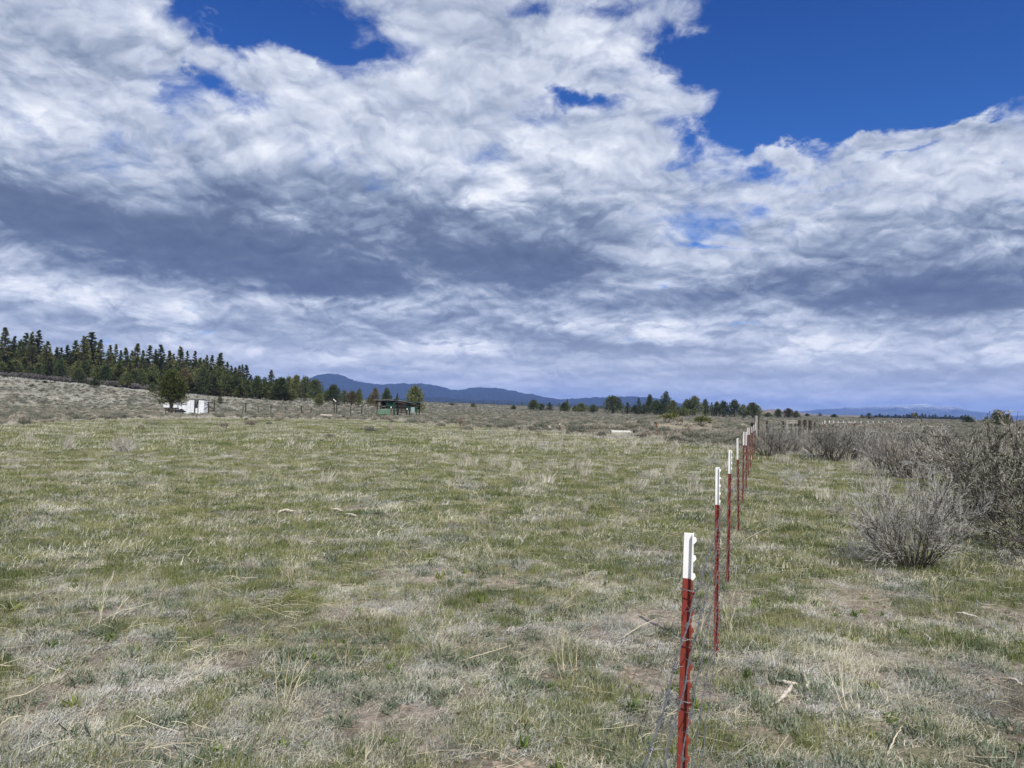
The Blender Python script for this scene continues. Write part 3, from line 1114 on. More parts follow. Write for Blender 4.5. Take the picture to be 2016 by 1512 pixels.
    for i in range(5):
        r_ = np.random.default_rng(140 + i)
        g_ = grow(140 + i, 4 + i % 3, .30, .5, (.4,), (3,), .03, .0017, .2, .12)
        V, F = join_vf([tubes(p, rr, 3) for p, rr in g_])
        sk.append(mesh_np(f'stalk_{i}', V, F, [M_STRAW]))
    ck = (collect('stalk', sk), 5)
    P = wedge(rng, 600, 3.5, 28, .62, 42)
    go('dead_stalks', 'thin upright dead stalks standing over the grass', keep(P, clumpy(P, .5, .05)), ck, .6, 1.5, .15)
    # small green forbs and grey-green rosettes
    fb, rs = [], []
    for i in range(4):
        V, F = tuft(160 + i, 26, .03, .03, .075, .011, .8, .3, .3)
        fb.append(mesh_np(f'forb_{i}', V, F, [M_FORB]))
        V, F = tuft(170 + i, 60, .06, .03, .08, .006, .9, .6, .4)
        rs.append(mesh_np(f'rosette_{i}', V, F, [M_ROSETTE]))
    P = wedge(rng, 1300, 2.3, 14, .7, 44)
    go('green_weeds', 'small bright green weeds among the turf', keep(P, clumpy(P, .7, 0)), (collect('forb', fb), 4), .5, 1.4)
    P = wedge(rng, 6500, 2.3, 18, .7, 44)
    go('grey_green_weeds', 'low grey-green leafy weeds among the turf', keep(P, clumpy(P, .6, 0)), (collect('rosette', rs), 4), .6, 1.7)
    # far plain: coarse short tussocks carrying the dry texture on beyond 150 m
    tus = []
    for i in range(4):
        V, F = tuft(190 + i, 60, 1.2, .15, .45, .07, .6, .5, .2)
        tus.append(mesh_np(f'tussock_{i}', V, F, [M_GREY]))
    P = wedge(rng, 24000, 120, 900, .55, 37)
    go('plain_grass', 'coarse dry grass covering the far plain', keep(P, clumpy(P, .02, .2)), (collect('tussock', tus), 4), .8, 1.5, .05)
    # clods and small stones on the bare soil
    cl = []
    mst = simple_mat('clod', (.25, .205, .16), .35, 30, .95, .1, .5)
    for i in range(4):
        r_ = np.random.default_rng(200 + i)
        bm = bmesh.new()
        bmesh.ops.create_icosphere(bm, subdivisions=1, radius=.016)
        for v in bm.verts:
            v.co = Vector([c * s for c, s in zip(v.co, (1.2, .9, .6))]) * (1 + r_.normal(0, .16))
        me = bpy.data.meshes.new(f'clod_{i}')
        bm.to_mesh(me)
        me.materials.append(mst)
        cl.append(me)
    P = wedge(rng, 9000, 2.2, 11, .7, 44)
    go('clods', 'small dry clods and pebbles on the bare soil', keep(P, .12 + .88 * bare(P)), (collect('clod', cl), 4), .35, 1.5)


build_grass()


# ------------------------------------------------------------------ trees
M_BARK = simple_mat('bark', (.11, .085, .068), .4, 8, .9, .1, .4)
M_PINE = foliage_mat('pine_needles', [(.05, (.040, .055, .019)), (.4, (.096, .118, .038)), (.65, (.155, .168, .052)), (.95, (.23, .23, .08))], .6, .15, scale=1.2)
M_JUN = foliage_mat('juniper_leaves', [(.05, (.028, .040, .017)), (.4, (.066, .085, .031)), (.65, (.110, .126, .044)), (.95, (.18, .18, .07))], .65, .15, scale=1.4)
M_JUNB = foliage_mat('rusty_leaves', [(.05, (.05, .038, .022)), (.4, (.085, .066, .034)), (.65, (.12, .10, .045)), (.95, (.17, .145, .08))], .65, .15, scale=1.4)
M_OLIVE = foliage_mat('lone_juniper_leaves', [(.15, (.016, .023, .009)), (.42, (.052, .066, .019)), (.62, (.112, .122, .034)), (.9, (.205, .195, .062))], .65, .1, scale=1.1)
PINES = [(conifer(300 + i, 20.0, 6.4, .03 + .04 * (i % 2), 250, (M_BARK, M_PINE), .12, .22, .40, 6), 20.0, 6.0) for i in range(6)]
JUNS = [(juniper(330 + i, 8.0, 6.6, .02, 15 + i, 120, (M_BARK, (M_JUN, M_JUN, M_JUNB, M_JUN, M_JUN)[i]), .48, conic=(.35, .6, .4, .2, .7)[i]), 8.0, 5.6) for i in range(5)]


def tree_at(kind, px, top, depth, wpx, label, group=None, variant=None, rng=random):
    lib = PINES if kind == 'pine' else JUNS
    v = rng.randrange(len(lib)) if variant is None else variant
    meshes, h0, w0 = lib[v]
    g = stand(px, depth)
    h = at(px, top, depth).z - g.z
    w = wpx / FPX * depth * (1.6 if kind == 'pine' else 1.2)
    name, cat = ('pine_tree', 'pine') if kind == 'pine' else ('juniper_tree', 'juniper')
    return place_tree(name, label, cat, meshes, g, max(h, .8), w, h0, w0, rng.uniform(0, 6.28), group)


def build_trees():
    rr = random.Random(5)
    marks = [(0, 'left picture edge'), (180, 'the tallest pine'), (337, 'the lone juniper'), (430, 'the pointed twin pines'), (525, 'the treeline gap')]
    sky = [(4, 645, 26), (22, 662, 18), (35, 668, 18), (46, 655, 22), (57, 653, 20), (69, 650, 26), (85, 671, 22), (94, 684, 14), (106, 683, 18),
           (118, 684, 16), (129, 679, 20), (147, 670, 24), (157, 661, 24), (166, 668, 18), (180, 654, 36), (193, 668, 20), (211, 679, 18), (223, 678, 16),
           (234, 690, 14), (243, 684, 18), (256, 690, 18), (266, 676, 22), (278, 690, 16), (289, 680, 24), (301, 688, 16), (313, 679, 24), (331, 690, 20),
           (351, 682, 24), (366, 691, 16), (379, 691, 18), (391, 704, 16), (404, 699, 16), (414, 699, 16), (430, 695, 24), (445, 712, 16), (453, 720, 14),
           (461, 722, 14), (468, 720, 16), (475, 717, 12), (482, 718, 16), (492, 738, 16)]
    labs = rank_labels([s[0] for s in sky], marks, 'dark skyline pine of the forest, {ord} {side} of {mark}')
    for (px, top, w), lab in zip(sky, labs):
        if px == 180:
            lab = 'tallest and broadest dark pine of the forest skyline'
        tree_at('pine', px, top, rr.uniform(296, 318), w * 1.12, lab, 'pines along the forest skyline', rng=rr)
    # deeper rows of the forest
    back, front = [], []
    for i in range(104):
        px = -30 + i * 5.2 + rr.uniform(-3, 3)
        lim = np.interp(px, [-30, 70, 110, 180, 220, 320, 430, 500], [668, 668, 694, 676, 696, 694, 708, 742])
        back.append((px, lim + rr.uniform(0, 20), rr.uniform(330, 360), rr.uniform(16, 24)))
    for px, top, d, w in back:
        tree_at('pine', px, top, d, w, 'dark pine packed in the forest behind the skyline trees', 'pines deep in the forest', rng=rr)
    for i in range(78):
        px = -25 + i * 7.8 + rr.uniform(-4, 4)
        lim = np.interp(px, [-30, 70, 200, 330, 430, 500, 560], [706, 706, 714, 722, 728, 742, 748])
        front.append((px, lim + rr.uniform(-4, 22), rr.uniform(272, 292), rr.uniform(22, 36)))
    kinds_ = ['juniper' if rr.random() < .66 else 'pine' for _ in front]
    fl = rank_labels([f[0] if k == 'juniper' else f[0] + 1e-3 for f, k in zip(front, kinds_)], marks, '{ord} {side} of {mark}')
    for (px, top, d, w), k, lab in zip(front, kinds_, fl):
        tree_at(k, px, top, d, w if k == 'juniper' else w * .75, ('olive juniper in the forest front edge, ' if k == 'juniper' else 'young green pine in the forest front edge, ') + lab, 'junipers along the forest front' if k == 'juniper' else 'young pines along the forest front', rng=rr)
    # named single trees
    J, Pn = 'juniper', 'pine'
    L = [
        (J, 152, 726, 262, 30, 1, 'yellow-olive juniper standing out in front of the forest, left of a grey-green one'),
        (J, 184, 748, 236, 28, 0, 'grey-green small tree on the slope in front of the forest below the tallest pine'),
        (J, 298, 752, 240, 18, 4, 'small dull juniper on the slope just left of the lone juniper'),
        (Pn, 62, 771, 205, 12, 2, 'small pine shrub alone on the grey slope near the left edge'),
        (Pn, 127, 766, 215, 7, 1, 'slim sapling alone on the grey slope below the olive juniper'),
        (J, 86, 770, 225, 10, 4, 'tiny round conifer on the slope between the small pine shrub and the sapling'),
        (J, 8, 764, 235, 12, 3, 'tiny green bush on the slope at the left picture edge'),
        (Pn, 432, 776, 215, 9, 3, 'small dark sapling on the slope right of the white shed'),
        (J, 40, 724, 285, 22, 2, 'rusty brown bare-looking tree at the forest foot near the left edge'),
        (Pn, 532, 728, 300, 20, 0, 'brownish pointed pine rising above its neighbours right of the treeline gap'),
        (J, 519, 744, 298, 22, 0, 'round juniper just left of the brownish pointed pine'),
        (J, 549, 744, 302, 24, 1, 'round juniper just right of the brownish pointed pine'),
        (J, 567, 741, 306, 22, 3, 'juniper with a tall rounded top, second right of the brownish pine'),
        (J, 581, 739, 300, 26, 4, 'tallest juniper between the brownish pine and the blue peak'),
        (J, 600, 742, 290, 34, 0, 'broad dark juniper at the foot of the blue peak'),
        (J, 620, 746, 284, 30, 3, 'dense juniper right beside the broad dark one under the blue peak'),
        (J, 655, 757, 270, 34, 1, 'round rusty-topped juniper standing under the blue peak'),
        (J, 628, 775, 225, 22, 1, 'small yellowish juniper leaning out in front under the blue peak'),
        (J, 642, 770, 300, 22, 4, 'dark low juniper between the two under the blue peak'),
        (J, 677, 769, 300, 20, 0, 'low juniper behind the leaning white pole'),
        (J, 692, 770, 300, 26, 2, 'brown-tinged low juniper right of the leaning white pole'),
        (J, 706, 766, 300, 16, 4, 'small pointed juniper between the white pole and the green shelter'),
        (J, 738, 764, 290, 18, 2, 'greyish rounded tree behind the left end of the green shelter'),
        (J, 760, 764, 270, 22, 1, 'yellow-green juniper above the roof of the green shelter'),
        (Pn, 782, 774, 330, 9, 2, 'slim dark sapling above the middle of the shelter roof'),
        (J, 815, 759, 205, 36, 3, 'big rounded olive juniper directly behind the right end of the green shelter'),
        (J, 729, 778, 330, 16, 0, 'low pale green tree left of the green shelter roof'),
        (J, 889, 793, 560, 12, 0, 'tiny juniper on the far plain right of the green shelter'),
        (J, 931, 793, 500, 11, 4, 'tiny dark juniper alone on the plain under the low saddle of the ridge'),
        (J, 1011, 798, 450, 13, 0, 'small round juniper alone on the plain left of the pointed pair'),
        (J, 1050, 787, 430, 26, 1, 'broad conical juniper under the right shoulder of the ridge'),
        (J, 1066, 795, 440, 14, 3, 'small juniper against the right side of the broad conical one'),
        (Pn, 1083, 792, 460, 12, 1, 'slim small pine between the two conical junipers'),
        (J, 1112, 792, 420, 24, 4, 'dark conical juniper with a thin spire at its right side'),
        (Pn, 1116, 785, 425, 9, 0, 'thin spire-like pine rising from the right side of the conical juniper'),
        (J, 1132, 799, 440, 14, 0, 'low juniper right of the thin spire-like pine'),
        (J, 1145, 793, 430, 22, 3, 'rounded dark juniper left of the big olive round tree'),
        (J, 1168, 797, 420, 26, 0, 'low wide dark juniper left of the big olive round tree'),
        (J, 1206, 779, 390, 38, 3, 'big olive-brown round tree standing apart at the left end of the grove'),
        (Pn, 1235, 792, 400, 13, 2, 'small pine just right of the big olive round tree'),
        (J, 1250, 797, 395, 18, 1, 'low green juniper between the big round tree and the rusty spire'),
        (Pn, 1258, 784, 405, 15, 4, 'rusty slim spire in the grove right of the big round tree'),
        (J, 1268, 796, 398, 18, 0, 'low bushy juniper at the foot of the rusty spire'),
        (J, 1279, 777, 400, 18, 4, 'tall narrow juniper left of the tallest tree of the grove'),
        (J, 1292, 788, 390, 26, 1, 'bright green broad juniper in the heart of the grove'),
        (J, 1310, 772, 402, 24, 0, 'tallest tree of the grove with an open rounded top'),
        (J, 1303, 794, 380, 28, 3, 'broad juniper in front of the tallest tree of the grove'),
        (J, 1325, 788, 395, 20, 4, 'juniper right of the tallest tree of the grove'),
        (J, 1336, 801, 370, 18, 0, 'low grey-green juniper in the grove gap behind the earth bank'),
        (J, 1352, 786, 390, 24, 1, 'rounded juniper left of the dark double-topped one'),
        (J, 1368, 780, 388, 30, 3, 'dark double-topped juniper standing high above the earth bank'),
        (J, 1388, 787, 392, 22, 0, 'dark round-topped juniper right of the double-topped one'),
        (Pn, 1401, 792, 400, 9, 5, 'thin young pine in the right half of the grove'),
        (J, 1411, 791, 390, 18, 4, 'small juniper, second from the thin young pine'),
        (J, 1425, 789, 385, 22, 3, 'round-headed juniper in the right half of the grove'),
        (J, 1446, 787, 380, 28, 1, 'green pyramidal juniper near the right end of the grove'),
        (J, 1464, 797, 372, 20, 0, 'low juniper between the pyramidal one and the grove end'),
        (J, 1482, 793, 365, 34, 4, 'yellow-olive juniper ending the grove above the fence line'),
        (J, 1512, 812, 460, 18, 0, 'low dark bush beyond the wooden corner posts'),
        (J, 1532, 805, 430, 18, 1, 'left one of two brown-green junipers above the grey gate'),
        (J, 1552, 804, 420, 22, 2, 'right one of two brown-green junipers above the grey gate'),
        (J, 1567, 809, 440, 16, 0, 'small dark juniper just right of the pair above the gate'),
        (J, 1589, 814, 700, 10, 4, 'tiny conical juniper on the far plain right of the gate'),
        (Pn, 1614, 813, 800, 8, 2, 'tiny pointed pine on the far plain under the pale rise'),
        (J, 1643, 815, 620, 13, 3, 'tiny round juniper under the middle of the blue range'),
        (Pn, 1697, 816, 560, 9, 1, 'smaller one of a pair of dark pines below the snowy range'),
        (Pn, 1710, 813, 520, 17, 4, 'larger, bushier one of a pair of dark pines below the snowy range'),
        (J, 1906, 820, 300, 20, 3, 'low rounded dark juniper at the end of the far tree row'),
        (J, 1942, 821, 190, 16, 0, 'small dark juniper left of the round one near the right edge'),
        (J, 1965, 807, 180, 28, 3, 'round dark juniper rising above the sagebrush near the right edge'),
        (J, 1985, 815, 190, 16, 2, 'brownish juniper right of the round one near the right edge'),
        (J, 1345, 803, 340, 26, 0, 'grey bushy juniper just behind the earth bank'),
    ]
    for kind, px, top, d, w, v, lab in L:
        tree_at(kind, px, top, d, w, lab, variant=v, rng=rr)
    # far pine rows on the right horizon
    marks2 = [(1720, 'the dark pine pair'), (1822, 'the gap in the far row'), (1900, 'the low rounded juniper')]
    row = [(1722 + i * 5.2 + rr.uniform(-1.5, 1.5), rr.uniform(813, 819)) for i in range(20)] + \
          [(1831 + i * 5.0 + rr.uniform(-1.5, 1.5), rr.uniform(815, 821)) for i in range(16)]
    labs = rank_labels([p for p, _ in row], marks2, 'tiny dark pine of the far row, {ord} {side} of {mark}')
    for (px, top), lab in zip(row, labs):
        tree_at('pine', px, top, 900, rr.uniform(6, 10), lab, 'far row of tiny pines', rng=rr)

    # far-off woods along the foot of the ridge: one mass
    rng = np.random.default_rng(31)
    cn = collect('far_pine', [join_tree(PINES[i][0]) for i in range(3)])
    n = 900
    px = rng.uniform(560, 1500, n)
    a = np.arctan((px - 1008) / FPX)
    r = rng.uniform(1500, 2400, n) / 1
    XY = np.column_stack([r * np.sin(a), r * np.cos(a)])
    scatter('far_woods', 'thin dark line of woods at the foot of the blue ridge', XY, cn, 3, rng.uniform(.35, .7, n), rng, .02, -.5)


def join_tree(ms):
    vs, fs = [], []
    me = ms['crown']
    return me


# the lone juniper in front of the shed, with its own finer crown
def build_lone_juniper():
    ms = juniper(77, 6.6, 6.3, .25, 34, 210, (M_BARK, M_OLIVE), .30, conic=.30, fork=4)
    g = stand(337, 136)
    h = at(337, 733, 136).z - g.z
    place_tree('juniper_tree', 'lone rounded olive-green juniper standing in front of the white shed', 'juniper', ms, g, h, 76 / FPX * 136, 6.6, 6.3, 2.0)


build_trees()
build_lone_juniper()


def build_forest_brush():
    rng = np.random.default_rng(66)
    px = rng.uniform(-60, 640, 900)
    a = np.arctan((px - 1008) / FPX)
    d = np.interp(px, [0, 400, 640], [274, 285, 330]) + rng.uniform(-12, 14, 900)
    XY = np.column_stack([d * np.tan(a), d])
    ms = [dome_bush(560 + i, M_BRUSH, .12, 300, .8)['foliage'] for i in range(4)]
    scatter('forest_brush', 'grey-violet leafless brush along the foot of the forest', XY, collect('brush', ms), 4, rng.uniform(1.6, 4.0, 900), rng, .05)


# ------------------------------------------------------------------ shrubs
M_STEM = simple_mat('old_sage_stem', (.105, .088, .078), .4, 30, .9, .1)
M_TWIG = foliage_mat('bare_grey_twigs', [(.1, (.13, .128, .116)), (.45, (.275, .270, .248)), (.8, (.48, .47, .435)), (.95, (.62, .61, .57))], .8, 0, scale=14)
M_TWIGP = foliage_mat('bleached_twigs', [(.1, (.22, .208, .195)), (.5, (.40, .388, .372)), (.9, (.66, .64, .61))], .8, 0, scale=14)
M_TWIGR = foliage_mat('reddish_twigs', [(.1, (.18, .152, .125)), (.5, (.34, .30, .255)), (.9, (.50, .46, .40))], .8, 0, scale=14)
M_SAGE = foliage_mat('sage_leaves', [(.05, (.09, .096, .070)), (.4, (.17, .176, .136)), (.7, (.27, .272, .220)), (.95, (.38, .37, .31))], .8, .25, scale=3.0)
M_SAGEB = foliage_mat('dry_shrub_leaves', [(.05, (.17, .150, .115)), (.4, (.29, .262, .208)), (.7, (.41, .375, .305)), (.95, (.52, .49, .41))], .8, .25, scale=3.0)
M_BRUSH = foliage_mat('leafless_brush', [(.05, (.060, .052, .050)), (.4, (.105, .095, .092)), (.7, (.16, .148, .142)), (.95, (.24, .22, .21))], .8, .1, scale=3.0)
M_MAHO = foliage_mat('bitterbrush_leaves', [(.05, (.038, .040, .027)), (.4, (.092, .094, .062)), (.7, (.175, .172, .118)), (.95, (.30, .29, .21))], .75, .1, scale=9)
M_BUNCH = foliage_mat('bunchgrass', [(.1, (.26, .235, .19)), (.5, (.44, .41, .34)), (.9, (.60, .57, .49))], .8, .15, scale=12)


def put_shrub(name, label, cat, ms, px, py=None, depth=None, scale=1.0, rz=0.0, group=None, lean=(0, 0)):
    g = stand(px, depth) if depth else on_ground(px, py)
    o = link(name, None, loc=g, rot=(lean[0], lean[1], rz), scale=scale, label=label, category=cat)
    o.empty_display_size = .2
    if group:
        o['group'] = group
    for p, me in ms.items():
        link(p, me, parent=o)
    return o


def build_hero_shrubs():
    # the bare grey bush in the right foreground
    g = grow(401, 36, .80, R(58), (.46, .42, .40), (9, 7, 5), .10, .0080, .30, .13, (-.16, 0), .2)
    a = shrub_meshes('grey_bush', g, (M_STEM, M_TWIG), 3000, .74, M_TWIGR, .014)
    put_shrub('bare_bush', 'grey leafless twiggy bush spreading from a dark base in the right foreground', 'bush', a, 1794, py=1118, scale=(1.24, 1.24, 1.50), rz=.0)
    # the big olive-grey bush cut by the right edge
    g = grow(402, 44, 1.75, R(84), (.46, .42, .40), (9, 6, 4), .22, .013, .22, .11, (-.18, -.05), .25)
    b = shrub_meshes('big_bush', g, (M_STEM, M_TWIG), 210000, .62, M_MAHO, .016, leaf_aspect=.5)
    gpt = at(2118, 1090, 9.4)
    o = link('olive_bush', None, loc=(gpt.x, 9.6, gz(gpt.x, 9.6)), rot=(0, 0, .3), scale=1.02, category='bush',
             label='big dense olive-grey bush with arching pale branches at the right picture edge')
    for p, me in b.items():
        link(p, me, parent=o)
    # its companion just behind
    g = grow(407, 30, 1.5, R(75), (.46, .42, .40), (7, 5, 4), .2, .011, .25, .12, (0, 0), .25)
    b2 = shrub_meshes('behind_bush', g, (M_STEM, M_TWIG), 90000, .75, M_MAHO, .019, leaf_aspect=.5)
    put_shrub('olive_bush', 'olive-grey bush right behind the big one, lower and reaching left', 'bush', b2, 1985, depth=12.5, scale=.95, rz=1.9)
    # tall grey thicket beyond: four builds used many times
    kinds = []
    for i, (n0, pol, col, lv) in enumerate([(26, 48, M_TWIG, 0), (30, 58, M_TWIGP, 0), (26, 50, M_TWIG, 6000), (24, 62, M_TWIGR, 3000)]):
        g = grow(410 + i, n0, 1.5, R(pol), (.48, .44, .42), (6, 5, 5), .18, .013, .5, .12, (0, 0), .2)
        kinds.append(shrub_meshes(f'thicket_{i}', g, (M_STEM, col), lv, 1.25, M_SAGE, .04))
    T = [
        (1512, 30.5, 1.02, 0, 'darker grey bush touching the far red fence posts'),
        (1538, 33.0, .98, 2, 'grey bush behind the fence, in front of the grey gate'),
        (1562, 35.0, .80, 1, 'low pale bush between the gate and the dark thicket'),
        (1640, 28.5, 1.06, 2, 'dark-based bush at the left end of the tall thicket'),
        (1668, 29.5, 1.14, 0, 'dark-centred tall bush in the middle of the thicket'),
        (1706, 30.5, 1.08, 3, 'reddish grey bush right of the dark-centred tall one'),
        (1614, 30.5, .95, 1, 'pale bush with long stalks left of the dark-based one'),
        (1735, 24.5, .95, 1, 'pale violet-grey bush with upright wands right of the thicket'),
        (1772, 21.5, .98, 0, 'grey bush with upright wands nearest behind the bare foreground bush'),
        (1806, 21.0, .92, 3, 'brownish grey bush behind the bare foreground bush'),
        (1836, 25.0, 1.12, 0, 'dark purplish rounded bush top left of the olive bush'),
        (1868, 19.0, .86, 1, 'grey bush pressed against the left side of the olive bush'),
        (1758, 33.0, 1.12, 2, 'grey-green bush deep in the thicket'),
        (1800, 36.0, 1.15, 3, 'brown-tinged bush deep in the thicket'),
        (1880, 32.0, 1.05, 2, 'grey-green bush between the thicket and the olive bush'),
        (1915, 27.0, 1.05, 2, 'sage-coloured bush behind the left branches of the olive bush'),
        (1955, 23.0, 1.05, 3, 'reddish grey bush behind the top of the olive bush'),
        (1995, 17.0, 1.45, 3, 'tall rusty bush reaching above the horizon at the right edge'),
        (1590, 38.0, .9, 3, 'reddish grey bush behind the thicket near the dark stakes'),
        (1690, 40.0, 1.0, 1, 'pale bush behind the thicket near the row of white-tipped posts'),
    ]
    for px, d, s, kd, lab in T:
        put_shrub('grey_bush', lab, 'bush', kinds[kd], px, depth=d, scale=s * .88, rz=px * .37, group='tall grey bushes beyond the fence')
    # small ones
    g = grow(430, 16, .34, R(60), (.5, .45), (6, 5), .05, .003, .3, .2)
    sm = shrub_meshes('small_forb', g, (M_TWIGP, M_TWIGP), 500, 1.0, M_SAGE, .012)
    for px, py, s, lab in [(1025, 1125, .5, 'small bleached dead weed in the middle foreground'),
                           (245, 893, 2.2, 'small bare grey shrub in the pasture left of centre, beside a pale tussock'),
                           (1640, 1010, .95, 'thin dark dead weed standing in the grass left of the bare bush'),
                           (1070, 890, 1.6, 'small dark dead shrub in the far pasture near the rusty post'),
                           (970, 858, 1.9, 'small grey shrub in the far pasture left of the rusty post'),
                           (1395, 915, 1.8, 'low grey shrub just left of the red fence posts'),
                           (1560, 955, 1.5, 'low tangle of grey stems in the grass right of the fence'),
                           (1690, 930, 1.8, 'low pale shrub at the left front of the thicket'),
                           (1700, 1098, .9, 'flat grey dead weed left of the bare bush base')]:
        put_shrub('dead_weed', lab, 'weed', sm, px, py=py, scale=s, rz=px)
    # forked pale stalks right of the fence
    g = grow(440, 2, .55, .30, (.5,), (4,), .02, .0034, .2, .08)
    V, F = join_vf([tubes(p, r_, 4) for p, r_ in g])
    ms = {'stem': mesh_np('pale_stalk', V, F, [M_STRAW])}
    for px, py, s, lab in [(1508, 1060, 1.1, 'tall forked pale stalk standing right of the fence'),
                           (1470, 1042, .8, 'shorter forked pale stalk beside the red fence posts'),
                           (573, 1140, .8, 'thin pale stalk pair standing in the middle of the pasture'),
                           (1175, 1150, .6, 'thin pale stalk in the turf left of the nearest post'),
                           (32, 1475, .45, 'pale broken stalk in the bottom left corner'),
                           (1300, 905, 1.8, 'pale stalk in the dry grass left of the far fence posts'),
                           (740, 960, 1.0, 'pale upright stalk in the middle of the green pasture')]:
        put_shrub('dry_stalk', lab, 'stalk', ms, px, py=py, scale=s, rz=px)


def dome_bush(seed, mat, leaf=.075, n=560, flat=.62):
    """a low rounded sagebrush: a crown of short twigs over a few dark stems"""
    rng = np.random.default_rng(seed)
    k = 7
    cs = rng.normal(0, .20, (k, 3)) * (1, 1, .3) + (0, 0, .33)
    cs[0] = (0, 0, .36)
    pts, dr = [], []
    for c in cs:
        u = rand_unit(rng, n // k)
        u[:, 2] = np.abs(u[:, 2]) * 1.0 - .25
        pts.append(c + u * rng.uniform(.14, .27) * (1, 1, flat * 1.4) * rng.uniform(.75, 1.15, (len(u), 1)))
        dr.append(u * .7 + (0, 0, .8))
    P, D = np.concatenate(pts), np.concatenate(dr)
    P[:, 2] = np.maximum(P[:, 2], .02)
    V, F = tri_leaves(P, leaf, rng, D, .55)
    fol = mesh_np('sage_foliage', V, [F], [mat])
    g = grow(seed, 7, .46, R(58), (.5,), (2,), .05, .018, .2, .12)
    V, F = join_vf([tubes(p, r_, 3) for p, r_ in g])
    return {'stems': mesh_np('sage_stems', V, F, [M_STEM]), 'foliage': fol}


